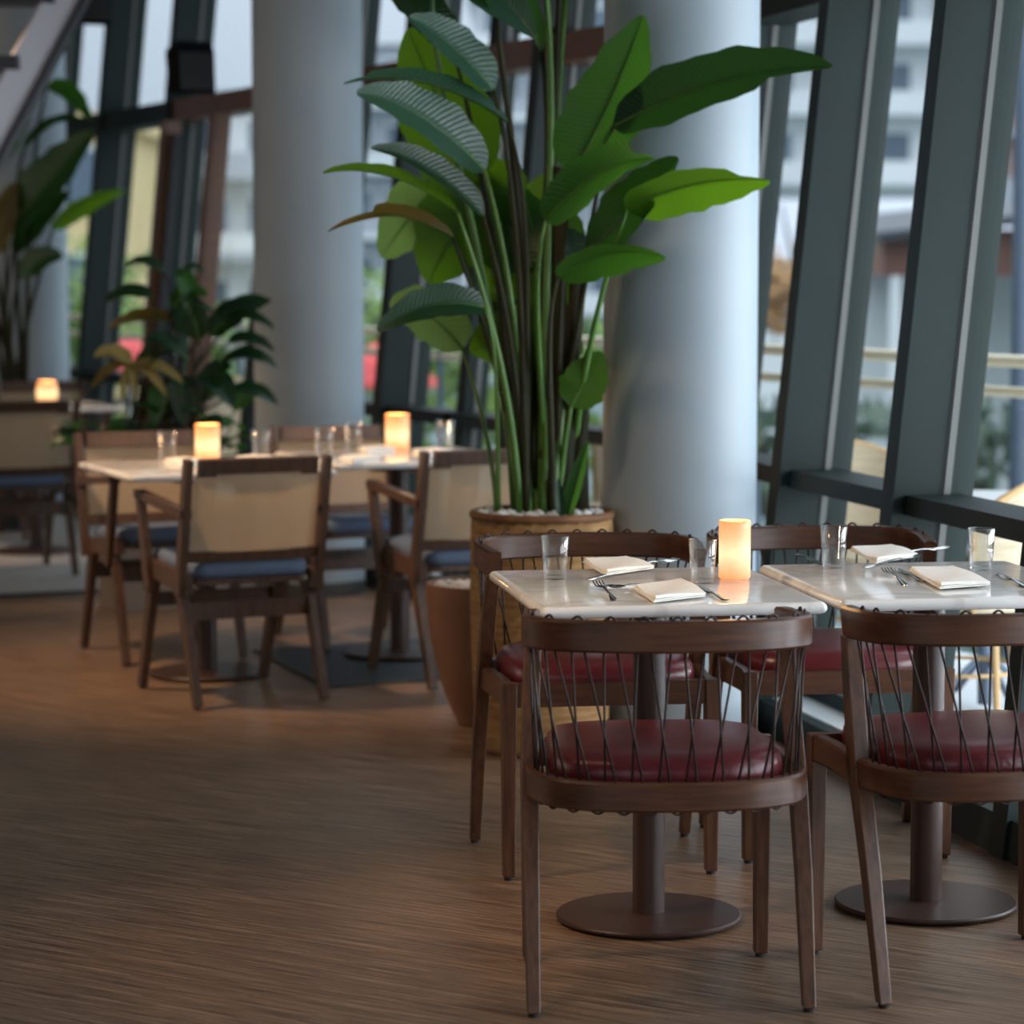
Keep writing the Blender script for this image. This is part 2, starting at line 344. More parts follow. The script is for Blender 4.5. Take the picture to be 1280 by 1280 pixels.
# ------------------------------------------------------------------ window wall: leaning fins, rails, panes
LEAN = .1; HT = 3.75
fins = [(-.9+.95*k, 0) for k in range(12)]+[(y, 1) for y in (10.45, 11.35, 11.95, 12.6, 13.5, 14.2, 15.77, 16.97, 18.2, 19.4, 20.6, 21.8, 23.0)]
def frame(i):
    y, far = fins[i]; th = R(25.2) if far else R(13.2)
    return Vector((facx(y), y, 0)), Vector((math.cos(th), math.sin(th), 0)), Vector((-math.sin(th), math.cos(th), 0))
def fp(base, u, v, a, b, z):   # a outward, b along, z height; leans outward
    return base+u*(a+LEAN*z)+v*b+Vector((0, 0, z))
def fbox(mb, base, u, v, a0, a1, b0, b1, z0, z1):
    r = lambda z: [fp(base, u, v, a0, b0, z), fp(base, u, v, a1, b0, z), fp(base, u, v, a1, b1, z), fp(base, u, v, a0, b1, z)]
    return mb.loft([r(z0), r(z1)])
def span(mb, i, j, a0, a1, z0, z1, off0=.045, off1=-.045):
    b0, u0, v0 = frame(i); b1, u1, v1 = frame(j)
    q = lambda B, U, V, o: [fp(B, U, V, a0, o, z0), fp(B, U, V, a1, o, z0), fp(B, U, V, a1, o, z1), fp(B, U, V, a0, o, z1)]
    return mb.loft([q(b0, u0, v0, off0), q(b1, u1, v1, off1)])
for i in range(len(fins)-1):
    w_ = empty('window_%d' % (i+1)); tag(w_, kind=S)
    b0, u0, v0 = frame(i)
    g = MB(); fbox(g, b0, u0, v0, .10 if i == 14 else 0, .14, -.045, .045, 0, HT); fbox(g, b0, u0, v0, .165, .235-.03*(i == 14), -.045, .045, 0, HT); g.build('mullion', 'metal', w_)
    g = MB(); fbox(g, b0, u0, v0, .145, .165, -.052, .05, 0, HT); g.build('groove_strip', 'metal_light', w_)
    g = MB(); fbox(g, b0, u0, v0, .138, .146, -.047, .047, 0, HT); g.build('gasket', 'gasket', w_)
    g = MB(); span(g, i, i+1, .035, .205, .765, .82); g.build('rail', 'metal', w_)
    g = MB(); span(g, i, i+1, .02, .2, 2.28, 2.40); g.build('transom', 'timber' if 11 <= i <= 17 else 'metal', w_)
    g = MB(); span(g, i, i+1, .01, .06, 0, .10); span(g, i, i+1, .06, .2, 0, .085); g.build('sill', 'metal', w_)
    g = MB(); span(g, i, i+1, .055, .165, .1, .104); g.build('sill_ledge', 'ledge', w_)
    g = MB(); span(g, i, i+1, .165, .215, .085, .15); g.build('bottom_frame', 'metal', w_)
    g = MB(); span(g, i, i+1, (.19), .196, .15, .765, .02, -.02); g.build('lower_pane', 'pane', w_)
    g = MB(); span(g, i, i+1, .19, .196, .82, 2.28, .02, -.02); g.build('pane', 'pane', w_)
    g = MB(); span(g, i, i+1, .19, .196, 2.40, HT, .02, -.02); g.build('upper_pane', 'pane', w_)

def column(x, y, r, label):
    t = empty('column', (x, y, 0)); tag(t, label, 'column', None, S)
    MB().lathe([(r, 0.0), (r, 3.75)], 64).build('shaft', 'column', t, True)
    MB().lathe([(r+.004, 0), (r+.004, .06), (r, .062)], 64).build('base_ring', 'metal_light', t, True)
column(.515, 8.45, .236, 'thick pale round column behind the two marble tables')
column(-.905, 12.3, .244, 'pale round column behind the cane chairs, between two plants')
column(-2.85, 16.2, .245, 'farthest pale round column, half behind the banana plant at the edge')

# door frame of dark timber in the far window wall
dr = empty('door_1', (0, 0, 0)); tag(dr, kind=S)
b0, u0, v0 = frame(17); b1, u1, v1 = frame(18)
for k, (bb, off) in enumerate(((.76, 0), (1.60, 0))):
    g = MB(); fbox(g, b0, u0, v0, -.04, .06, bb, bb+.09, 0, 2.28); g.build('door_jamb', 'timber', dr)
g = MB(); fbox(g, b0, u0, v0, -.01, .03, .86, .92, .02, 2.2); fbox(g, b0, u0, v0, -.01, .03, 1.50, 1.56, .02, 2.2); fbox(g, b0, u0, v0, -.01, .03, .76, 1.50, .02, .2); g.build('door_leaf', 'gasket', dr)

# ------------------------------------------------------------------ stair in the upper left corner
st = empty('staircase', (-2.40, 12.2, 0)); tag(st, 'steep lilac grey open staircase rising in the upper left corner', 'staircase')
sd = Vector((.40, .25, .83)); 
def sp(t, off): return Vector((-.72, -.45, 0))+sd*t*1.0+Vector(off)
g = MB(); g.bar(sp(.0, (0, 0, .35)), sp(3.4, (0, 0, .35)), .05, .15, side=(.53, -.85, 0)); g.build('stringer', 'stair', st)
g = MB(); g.bar(sp(.0, (.095, .01, .32)), sp(3.4, (.095, .01, .32)), .06, .03, side=(.53, -.85, 0)); g.build('stringer_edge', 'stair_dark', st)
for k in range(9):
    z = .55+k*.30; t = (z-.35)/.83
    p = sp(t, (0, 0, .35)); g = MB(); c, s = math.cos(R(0)), 0
    g.box(p.x-1.0, p.x-.02, p.y-.12, p.y+.14, p.z-.03, p.z+.03); g.build('tread', 'stair_dark', st)
g = MB(); g.bar(sp(.0, (-1.0, 0, .35)), sp(3.4, (-1.0, 0, .35)), .05, .15, side=(.53, -.85, 0)); g.build('stringer', 'stair_dark', st)

# ------------------------------------------------------------------ speakers on the beam
def speaker(x, y, z, rz, tilt, label, h=.27, w_=.17):
    t = empty('speaker', (x, y, z), rz); t.rotation_euler = (tilt, 0, rz); tag(t, label, 'speaker', 'black wall speakers')
    g = MB(); W = w_/2
    g.loft([[(-W, 0, 0), (W, 0, 0), (W, .16, 0.03), (-W, .16, 0.03)], [(-W*1.02, -.01, h*.8), (W*1.02, -.01, h*.8), (W*1.02, .17, h*.9), (-W*1.02, .17, h*.9)], [(-W*.9, 0, h), (W*.9, 0, h), (W*.9, .17, h), (-W*.9, .17, h)]]); g.build('cabinet', 'black', t, bevel=.006)
    MB().box(-W*.9, W*.9, -.016, -.004, .02, h*.78).build('grille', 'glide', t)
    g = MB(); g.box(-.025, .025, .16, .24, h*.4, h*.5); g.build('bracket', 'black', t)
def W2(px, py, y):   # survey point -> metres
    c, s = math.cos(.0885), math.sin(.0885); a = (px-640)/3443; b = (640-py)/3443; t = y/(c+b*s); return Vector((a*t, y, 1.45+(-s+b*c)*t))
speaker(-1.585, 14.0, 2.32, R(25), R(-8), 'black speaker hanging on the brown beam left of the left column', .27, .20)
speaker(.145, 10.35, 2.32, R(25), R(-8), 'black speaker above the tall potted plant', .24, .15)
speaker(-2.32, 15.5, 2.80, R(25), R(-8), 'black speaker highest up beside the staircase', .26, .20)

# ------------------------------------------------------------------ corded dining chair
def railpath(n=7):
    P = [(-.252, .015), (-.266, -.06), (-.270, -.13), (-.254, -.195), (-.20, -.246), (-.105, -.276), (0, -.285)]
    P = P+[(-x, y) for x, y in P[-2::-1]]
    return [(p.x, p.y) for p in smoothpath([(x, y, 0) for x, y in P], n)]
def ringpath():
    P = [(-.264, -.085), (-.258, -.16), (-.228, -.232), (-.165, -.278), (-.085, -.298), (0, -.303)]
    P = P+[(-x, y) for x, y in P[-2::-1]]
    return [(p.x, p.y) for p in smoothpath([(x, y, 0) for x, y in P], 6)]
RZ0, RZ1, SZ0, SZ1 = .718, .780, .415, .472
def make_corded_chair():
    t = empty('dining_chair')
    rp, gp = railpath(), ringpath()
    # back rail; its ends lean like the rear legs
    g = MB(); g.sweep(rp, .030, RZ0, RZ1)
    g.v = [(x, y+(.02*(z-RZ0)/.062 if y > -.02 else 0), z-.014*max(0, min(1, (y+.285)/.30))**1.5) for x, y, z in g.v]
    g.build('back_rail', 'wood_h', t, True)
    path = gp+[(.245, .12), (.245, .215)]; path = [(-.245, .215), (-.245, .12)]+path
    g = MB(); g.sweep(path, .030, SZ0, SZ1); g.bar((-.232, .213, (SZ0+SZ1)/2), (.232, .213, (SZ0+SZ1)/2), .028, SZ1-SZ0, side=(0, 1, 0))
    g.build('seat_frame', 'wood_h', t, True)
    # cushion
    out = [(-.178, .192), (-.212, .155), (-.226, .06), (-.232, -.08), (-.222, -.17), (-.185, -.232), (-.10, -.268), (0, -.275)]
    out = out+[(-x, y) for x, y in out[-2::-1]]
    o2 = []
    for p in smoothpath([(x, y, 0) for x, y in out], 4): o2.append((p.x, p.y))
    o2 += [(.12, .206), (0, .209), (-.12, .206)]
    g = MB(); rings = []
    for k, z in ((.96, .435), (.99, .455), (1.0, .478), (.985, .497), (.93, .509), (.80, .517), (.5, .522), (.2, .523)):
        rings.append([(x*k, -.035+(y+.035)*k, z) for x, y in o2])
    g.loft(rings); g.build('seat', 'leather', t, 'all')
    for s in (-1, 1):
        q = lambda x, y, z, wx, wy: [(x-wx/2, y-wy/2, z), (x+wx/2, y-wy/2, z), (x+wx/2, y+wy/2, z), (x-wx/2, y+wy/2, z)]
        g = MB(); g.loft([q(s*.270, -.225, .008, .026, .028), q(s*.270, -.150, .26, .032, .038), q(s*.268, -.080, .44, .034, .046), q(s*.261, -.028, .60, .034, .038), q(s*.255, .006, RZ0-.010, .033, .034)])
        lg = g.build('leg', 'wood_v', t, bevel=.003); MB().lathe([(.011, 0), (.011, .009)], 12, s*.270, -.225).build('foot_pad', 'glide', lg)
        g = MB(); g.loft([q(s*.245, .213, .008, .029, .029), q(s*.245, .213, .40, .036, .036), q(s*.245, .212, SZ1+.001, .038, .038)])
        lg = g.build('leg', 'wood_v', t, bevel=.003); MB().lathe([(.011, 0), (.011, .009)], 12, s*.245, .213).build('foot_pad', 'glide', lg)
    # cord: crossing strands between holes in rail and seat frame, with loops over both
    n = 28
    ra = []; rb = []
    for j in range(n):
        c0 = (j+.5)/n; k = j//2; cen = (2*k+1)/n; h = .62/n if j % 2 else -.62/n
        ra.append(.045+.91*(cen+h)); h2 = .42/n if j % 2 else -.42/n
        rb.append(.05+.90*(cen+h2))
    A = resample([(x, y, 0) for x, y in rp], ra); B = resample([(x, y, 0) for x, y in gp], rb)
    g = MB()
    for j in range(n):
        k = j+1 if j % 2 == 0 else j-1
        off = .0026 if j % 2 else -.0026
        a = Vector((A[j].x, A[j].y+off, RZ0+.006)); b = Vector((B[k].x, B[k].y+off, SZ1-.006))
        g.tube([a, b], .0025, 6)
        if j % 2 and j < n-1:
            p, q2 = A[j], A[j+1]; g.tube([p.lerp(q2, i/6)+Vector((0, 0, RZ1-.002+.0085*math.sin(math.pi*i/6)-.014*max(0, min(1, (p.y+.285)/.30))**1.5)) for i in range(7)], .0026, 6)
            p, q2 = B[j], B[j+1]; g.tube([p.lerp(q2, i/6)+Vector((0, 0, SZ0+.002-.008*math.sin(math.pi*i/6))) for i in range(7)], .0024, 6)
    g.build('cord', 'cord', t, 'all')
    return t
GC = 'walnut dining chairs with corded backs'
ch = make_corded_chair()
tag(place(ch, .296, 5.49, R(4)), 'walnut corded-back chair with red seat, its back to us, nearest marble table', 'chair', GC)
for x, y, a, lb in ((.934, 5.60, 15, 'walnut corded-back chair with red seat cut off by the right edge of the photo'),
                    (.205, 6.69, 188, 'walnut corded-back chair facing us in front of the tall basket planter'),
                    (.795, 6.875, 187, 'walnut corded-back chair facing us beside the window, behind the right marble table')):
    c = copy_tree(ch); tag(place(c, x, y, R(a)), lb, 'chair', GC)

# ------------------------------------------------------------------ cafe tables
def rrect(w_, d_, r, n=5):
    o = []
    for sx, sy, a0 in ((1, 1, 0), (-1, 1, 90), (-1, -1, 180), (1, -1, 270)):
        for k in range(n+1):
            a = R(a0+90*k/n); o.append((sx*(w_/2-r)+r*math.cos(a), sy*(d_/2-r)+r*math.sin(a)))
    return o
def make_table(w_, d_):
    t = empty('marble_table'); o = rrect(w_, d_, .012); g = MB(); rings = []
    for k in range(9):
        a = -90+180*k/8; off = .012*(math.cos(R(a))-1); z = .737+.013*math.sin(R(a))
        rings.append([(x*(1+2*off/w_), y*(1+2*off/d_), z) for x, y in o])
    g.loft(rings); g.build('tabletop', 'marble', t, True)
    MB().lathe([(.036, .012), (.036, .70)], 40).build('post', 'bronze', t, True)
    MB().box(-.14, .14, -.14, .14, .70, .7235).build('support_plate', 'bronze', t)
    b = MB().lathe([(.196, .004), (.206, .007), (.207, .012), (.203, .016), (.0365, .018)], 72).build('base_plate', 'bronze', t, True)
    MB().lathe([(.17, 0), (.17, .004)], 32).build('glide_ring', 'glide', b)
    return t
TA = make_table(.615, .72)
GT = 'marble topped pedestal tables'
tag(place(TA, .305, 6.05, R(9)), 'marble pedestal table with the large lit candle holder on it', 'table', GT)
tb = copy_tree(TA); tag(place(tb, .943, 6.176, R(9)), 'marble pedestal table nearest the window, at the right edge', 'table', GT)
TF = make_table(.74, .72)
tag(place(TF, -1.09, 9.76, R(23)), 'marble pedestal table among cane chairs, its corner jutting left', 'table', GT)
for x, y, a, lb in ((-.42, 10.22, 23, 'marble pedestal table standing on the dark mat'), (-2.42, 13.95, 23, 'marble pedestal table on the grey carpet, farthest back')):
    c = copy_tree(TF); tag(place(c, x, y, R(a), .008 if a == 23 and y > 10 else 0), lb, 'table', GT)

# ------------------------------------------------------------------ cane armchairs
def make_cane_chair():
    t = empty('cane_armchair'); wd = .225
    for s in (-1, 1):
        x = s*wd
        g = MB(); g.bar((x, .13, .42), (x, .275, .009), .03, .055, .026, .032, side=(1, 0, 0)); g.build('leg', 'teak', t)
        g = MB(); g.bar((x, -.12, .42), (x, -.275, .009), .03, .055, .026, .032, side=(1, 0, 0)); g.build('leg', 'teak', t)
        g = MB(); g.bar((x*1.09, -.165, .37), (x*1.09, -.262, .825), .026, .048, .026, .036, side=(1, 0, 0)); g.build('back_post', 'teak', t)
        g = MB(); g.bar((x*1.09, .225, .682), (x*1.09, -.235, .645), .04, .028, side=(1, 0, 0)); g.build('armrest', 'teak', t)
        g = MB(); g.bar((x*1.09, .125, .36), (x*1.09, .215, .685), .026, .055, .026, .034, side=(1, 0, 0)); g.build('arm_support', 'teak', t)
        g = MB(); g.bar((x, -.20, .405), (x, .22, .44), .03, .06, side=(1, 0, 0)); g.build('side_rail', 'teak', t)
    g = MB(); g.box(-.21, .21, -.014, .014, -.028, .028); o = g.build('top_rail', 'teak', t); o.location = (0, -.258, .797); o.rotation_euler = (R(12), 0, 0)
    g = MB(); g.box(-.235, .235, -.012, .012, -.018, .018); o = g.build('bottom_rail', 'teak', t); o.location = (0, -.195, .50); o.rotation_euler = (R(12), 0, 0)
    g = MB()
    for i in range(9):
        pass
    n = 10; vs = []; fs = []
    for i in range(n+1):
        u = -1+2*i/n
        for j in range(5):
            k = j/4; z = .512+(.775-.512)*k; y = -.198-(.258-.198)*k-.018*(1-u*u)
            vs.append((u*.222, y, z))
    for i in range(n):
        for j in range(4): fs.append((i*5+j, i*5+5+j, i*5+6+j, i*5+1+j))
    m = len(vs); vs += [(x, y+.004, z) for x, y, z in vs]; fs += [tuple(q+m for q in reversed(f)) for f in fs]
    g.add(vs, fs); g.build('cane_panel', 'cane', t, 'all')
    out = rrect(.42, .43, .05); g = MB(); rings = []
    for k, z in ((.97, .435), (1, .45), (1, .47), (.95, .485), (.7, .492), (.3, .494)):
        rings.append([(x*k, .01+y*k, z+.05*(y*k)) for x, y in out])
    g.loft(rings); g.build('seat', 'blue_fabric', t, 'all')
    g = MB(); g.loft([[(x*1.03, .01+y*1.03, z+.05*y) for x, y in out] for z in (.415, .434)]); g.build('seat_board', 'teak', t)
    MB().box(-wd+.01, wd-.01, -.172, -.148, .285, .345).build('stretcher', 'teak', t)
    MB().box(-wd+.01, wd-.01, .155, .178, .30, .345).build('stretcher', 'teak', t)
    return t
cc = make_cane_chair(); GD = 'cane backed armchairs with blue seats'
tag(place(cc, -.955, 9.30, R(27)), 'cane-back armchair with its back to us, nearest of the far chairs', 'chair', GD)
for x, y, a, z, lb in ((-.185, 9.70, 25, 0, 'cane-back armchair between the dark mat and the tall basket planter'),
                    (-1.315, 10.29, 205, 0, 'cane-back armchair facing us at the table corner jutting left'),
                    (-.61, 10.66, 205, 0, 'cane-back armchair facing us in front of the left column'),
                    (-2.36, 12.98, 24, .008, 'cane-back armchair cut off by the left edge, on the carpet'),
                    (-2.47, 14.78, 204, .008, 'farthest cane-back armchair, behind the table on the carpet')):
    c = copy_tree(cc); tag(place(c, x, y, R(a), z), lb, 'chair', GD)

g = MB(); mp_ = [(-.985, 10.36), (-.64, 9.44), (.02, 9.75), (-.34, 10.68)]
g.loft([[(x, y, .001) for x, y in mp_], [(x, y, .008) for x, y in mp_]]); tag(g.build('floor_mat', 'slate'), 'dark slate coloured rectangular mat under a far table', 'mat')

# ------------------------------------------------------------------ things on the tables
def cutlery(kind, head, tail, label, z=.7505, up=.010):
    h = Vector((head[0], head[1], z)); tl = Vector((tail[0], tail[1], z)); d = h-tl; L = d.length
    o = empty(kind, tl, math.atan2(d.y, d.x)); tag(o, label, 'cutlery', 'table cutlery')
    g = MB(); th = .0022
    def ribbon(prof):   # (x, half width, z)
        rings = []
        for x, hw, zz in prof: rings.append([(x, -hw, zz), (x, 0, zz-th*.3), (x, hw, zz), (x, hw*.8, zz+th), (x, 0, zz+th*1.5), (x, -hw*.8, zz+th)])
        g.loft(rings)
    if kind == 'knife':
        ribbon([(0, .004, .002), (.008, .0085, .002), (L*.2, .0075, .003), (L*.42, .005, .004), (L*.46, .0065, .004)]); g.build('handle', 'steel', o, True)
        g = MB(); ribbon([(L*.455, .006, .004), (L*.5, .0095, .002), (L*.8, .010, .001), (L*.95, .007, .001), (L, .001, .001)]); g.build('blade', 'steel', o, True)
    elif kind == 'spoon':
        ribbon([(0, .003, .001), (.008, .0085, .001), (L*.2, .006, .003), (L*.45, .003, .006), (L*.65, .0028, .007), (L*.72, .005, .005)]); g.build('handle', 'steel', o, True)
        g = MB(); n = 10; vs = []; fs = []
        for i in range(n+1):
            a = i/n; x = L*.71+L*.29*a; hw = .0195*math.sin(math.pi*min(1, a*.92+.06))**.6+.0005
            for j in range(7):
                s = -1+j/3; vs.append((x, hw*s, .007-.006*math.sin(math.pi*a)*(1-s*s)+.003*a))
        for i in range(n):
            for j in range(6): fs.append((i*7+j, i*7+7+j, i*7+8+j, i*7+1+j))
        m = len(vs); vs += [(x, y, zz-.0012) for x, y, zz in vs]; fs += [tuple(q+m for q in reversed(f)) for f in fs]
        g.add(vs, fs); g.build('bowl', 'steel', o, 'all')
    else:
        ribbon([(0, .003, .001), (.008, .0085, .001), (L*.2, .006, .003), (L*.42, .003, .006), (L*.6, .003, .009), (L*.66, .009, .0085), (L*.74, .0125, .006), (L*.78, .0125, .0065)]); g.build('handle', 'steel', o, True)
        g = MB()
        for k in range(4):
            y = -.0105+.007*k
            g.tube([(L*.775, y, .0075), (L*.86, y, .007), (L*.95, y, .009), (L, y, .012)], .0017, 6)
        g.build('tines', 'steel', o, True)
    return o
CUT = [('fork', (0.189, 6.032), (0.217, 5.764)), ('spoon', (0.204, 5.973), (0.353, 6.033)), ('spoon', (0.315, 6.372), (0.168, 6.145)), ('fork', (0.39, 6.512), (0.242, 6.372)), ('knife', (0.41, 6.018), (0.451, 5.756)), ('fork', (0.861, 6.302), (0.868, 6.033)), ('knife', (0.896, 6.38), (0.915, 6.11)), ('spoon', (0.982, 6.614), (0.822, 6.397)), ('fork', (1.078, 6.79), (0.906, 6.676)), ('knife', (0.736, 6.459), (0.696, 6.695)), ('knife', (1.113, 6.273), (1.128, 6.003))]
CL = ['fork lying in front of the left glass on the candle table', 'spoon with its bowl showing left of the front napkin, candle table', 'spoon lying across the rear napkin on the candle table', 'fork with tines up behind the rear napkin on the candle table', 'knife lying below the glass beside the big candle',
 'fork left of the front napkin on the window-side table', 'knife tip showing beside the front napkin, window-side table', 'spoon lying across the rear napkin on the window-side table', 'fork with tines up behind the rear napkin, window-side table', 'knife at the rear left corner of the window-side table', 'knife at the right edge of the window-side table']
for (k, h_, t_), lb in zip(CUT, CL): cutlery(k, h_, t_, lb)

def napkin(q, label, z=.7545, th=.008, layers=3, far=False):
    Q = [Vector((x, y, 0)) for x, y in q]; c = sum(Q, Vector())/4; o = empty('napkin', (c.x, c.y, z)); tag(o, label, 'napkin', 'folded cream napkins')
    for l in range(layers):
        g = MB(); k = 1-.015*l; off = Vector((.002*l, .004*l, 0)); n = 8; rings = []
        P = [(p-c)*k+off for p in Q]; z0 = l*th/layers; z1 = z0+th/layers*.86
        def grid(u, v): return P[0].lerp(P[1], u).lerp(P[3].lerp(P[2], u), v)
        vs = []; fs = []
        for top in (0, 1):
            for i in range(n+1):
                for j in range(n+1):
                    u, v = i/n, j/n; p = grid(u, v); e = min(u, v, 1-u, 1-v); wv = .0012*l*math.sin(5*u+3*v+l)
                    if top: zz = z1+wv+(.002 if l == layers-1 else 0)*min(1, e*5)+(.004*(1-v) if l == layers-1 and u > .85 else 0)
                    else: zz = z0+max(0, wv)*.5
                    vs.append((p.x, p.y, zz))
        m = (n+1)**2
        for i in range(n):
            for j in range(n):
                a = i*(n+1)+j; fs.append((a, a+1, a+n+2, a+n+1)); fs.append((m+a, m+a+n+1, m+a+n+2, m+a+1))
        bd = [i*(n+1) for i in range(n+1)]+[n*(n+1)+j for j in range(1, n+1)]+[i*(n+1)+n for i in range(n-1, -1, -1)]+[j for j in range(n-1, 0, -1)]
        for a, b in zip(bd, bd[1:]+bd[:1]): fs.append((a, b, b+m, a+m))
        g.add(vs, fs); g.build('fold', 'napkin', o, True)
NAP = [[(0.167, 6.494), (0.212, 6.206), (0.329, 6.355), (0.271, 6.584)], [(0.264, 5.943), (0.295, 5.701), (0.411, 5.812), (0.375, 6.111)], [(0.834, 6.771), (0.858, 6.459), (0.98, 6.62), (0.948, 6.868)], [(0.914, 6.305), (0.929, 5.943), (1.052, 6.018), (1.024, 6.372)]]
for q, lb in zip(NAP, ['folded cream napkin at the rear of the candle table', 'folded cream napkin at the front of the candle table', 'folded cream napkin at the rear of the window-side table', 'folded cream napkin at the front of the window-side table']): napkin(q, lb)
FN = [[(-1.261, 9.948), (-1.174, 9.766), (-1.111, 9.916), (-1.202, 10.074)], [(-1.013, 10.041), (-0.933, 9.882), (-0.868, 10.074), (-0.954, 10.207)], [(-0.626, 9.955), (-0.566, 9.744), (-0.479, 9.924), (-0.55, 10.113)], [(-0.598, 10.502), (-0.546, 10.322), (-0.444, 10.465), (-0.513, 10.652)], [(-0.375, 10.308), (-0.32, 10.109), (-0.223, 10.308), (-0.29, 10.482)]]
for q, lb in zip(FN, ['folded napkin left of the lit candle, jutting-corner table', 'folded napkin right of the lit candle, jutting-corner table', 'folded napkin at the front of the table on the mat', 'folded napkin at the back of the table on the mat', 'folded napkin right of the lit candle, table on the mat']): napkin(q, lb, .758 if 'mat' in lb else .75, .012, 2)

def tumbler(x, y, z, label, h=.098, rt=.032, rb=.0255, group='clear water glasses'):
    prof = [(.001, 0), (rb-.002, 0), (rb, .002), (rt, h-.001), (rt-.001, h), (rt-.002, h-.001), (rb-.0015+.001, .012), (rb-.004, .009), (.001, .008)]
    o = MB().lathe(prof, 40).build('water_glass', 'glass', None, 'all'); o.location = (x, y, z); tag(o, label, 'glass', group); return o
GL = [(0.097, 6.174), (0.424, 6.095), (0.752, 6.407), (1.088, 6.355)]
for (x, y), lb in zip(GL, ['clear water glass on the candle table, at its left rear', 'clear water glass standing right beside the big candle', 'clear water glass at the left rear of the window-side table', 'clear water glass at the right of the window-side table']): tumbler(x, y, .7502, lb)
FG = [(-1.255, 10.005), (-0.927, 10.144), (-0.692, 10.123), (-0.605, 10.457), (-0.257, 10.604)]
for k, ((x, y), lb) in enumerate(zip(FG, ['clear glass left of the lit candle on the jutting-corner table', 'clear glass right of the lit candle on the jutting-corner table', 'clear glass nearest on the table on the mat, left of its candle', 'clear glass behind another, left of the candle on the mat table', 'clear glass right of the lit candle on the table on the mat'])):
    tumbler(x, y, .7502+(.008 if k > 1 else 0), lb, .105, .037, .031)

def candle(x, y, z, m, r, h, label, bulge=0., pw=1.2):
    o = empty('candle_holder', (x, y, z)); tag(o, label, 'candle holder', 'lit alabaster candle holders')
    n = 8; pr = [(r-.004, 0)]+[(r+bulge*math.sin(math.pi*i/n), .003+(h-.004)*i/n) for i in range(n+1)]+[(r-.001, h), (r-.005, h), (r-.0055, h-.002), (r-.006, .012), (.001, .011)]
    MB().lathe(pr, 48).build('holder', m, o, 'all')
    MB().lathe([(.017, .012), (.017, .03), (.003, .031)], 20).build('tealight', 'napkin', o, True)
    MB().lathe([(.001, .031), (.005, .037), (.004, .046), (.0005, .056)], 10).build('flame', 'flame', o, True)
    lamp('candle_glow', 'POINT', (x, y, z+h+.03), pw, (1, .55, .22), size=.03)
CA = [(0.503, 6.19)]
candle(CA[0][0], CA[0][1], .7502, 'candle', .036, .132, 'tall lit alabaster candle holder on the front marble table', 0, .5)
FC = [(-1.114, 10.054), (-0.439, 10.516)]
candle(FC[0][0], FC[0][1], .7502, 'candle_far', .045, .13, 'lit amber candle holder on the jutting-corner table', 0, 1.2)
candle(FC[1][0], FC[1][1], .7582, 'candle_far', .046, .135, 'lit amber candle holder on the table standing on the mat', 0, 1.2)
candle(-2.36, 13.98, .7582, 'candle_far', .045, .118, 'rounded lit candle holder on the table farthest back', .01, 1.2)
for x, y, lb in ((-2.53, 13.82, 'folded napkin on the farthest table, left of its candle'),):
    napkin([(x-.09, y-.02), (x-.02, y-.13), (x+.08, y-.03), (x, y+.08)], lb, .7582, .014, 2)

# ------------------------------------------------------------------ planters
def pebbles(cx, cy, z, r, n, label, name='pebbles', parent=None, ps=.016):
    rnd = random.Random(n); g = MB()
    t_ = (1+5**.5)/2; iv = [(-1, t_, 0), (1, t_, 0), (-1, -t_, 0), (1, -t_, 0), (0, -1, t_), (0, 1, t_), (0, -1, -t_), (0, 1, -t_), (t_, 0, -1), (t_, 0, 1), (-t_, 0, -1), (-t_, 0, 1)]
    fi = [(0,11,5),(0,5,1),(0,1,7),(0,7,10),(0,10,11),(1,5,9),(5,11,4),(11,10,2),(10,7,6),(7,1,8),(3,9,4),(3,4,2),(3,2,6),(3,6,8),(3,8,9),(4,9,5),(2,4,11),(6,2,10),(8,6,7),(9,8,1)]
    for _ in range(n):
        a = rnd.random()*6.283; q = r*math.sqrt(rnd.random()); s = ps*(.6+.6*rnd.random()); rot = Matrix.Rotation(rnd.random()*6, 3, 'Z') @ Matrix.Rotation(rnd.random()*.8, 3, 'X')
        c = Vector((q*math.cos(a), q*math.sin(a), z+s*.5*rnd.random()))
        g.add([c+rot @ Vector((x*s*.6, y*s*.5, zz*s*.42)) for x, y, zz in iv], fi)
    o = g.build(name, 'pebble', parent, 'all'); o.location = (cx, cy, 0); tag(o, label, None if parent else 'pebbles', None, 'stuff'); return o
bk = empty('basket_planter', (.09, 8.25, 0)); tag(bk, 'tall woven basket planter holding the big banana-like plant', 'planter')
g = MB(); n = 112; rows = 30; rings = []
for j in range(rows+1):
    z = .004+.70*j/rows; base = .192+.02*math.sin(math.pi*min(1, z/.75)*.75)
    rings.append([((base+.005*(1 if ((i//2)+j) % 2 else -1))*math.cos(2*math.pi*i/n), (base+.005*(1 if ((i//2)+j) % 2 else -1))*math.sin(2*math.pi*i/n), z) for i in range(n)])
g.loft(rings); g.build('woven_body', 'basket', bk, 'all')
g = MB(); g.tube([(.207*math.cos(2*math.pi*i/48), .207*math.sin(2*math.pi*i/48), .712) for i in range(48)], .013, 8, True); g.build('rim', 'basket_rim', bk, 'all')
MB().lathe([(.196, .700), (.196, .7045)], 40).build('soil', 'soil', bk)
pebbles(.09, 8.25, .712, .185, 170, 'white pebbles covering the soil of the tall basket planter')

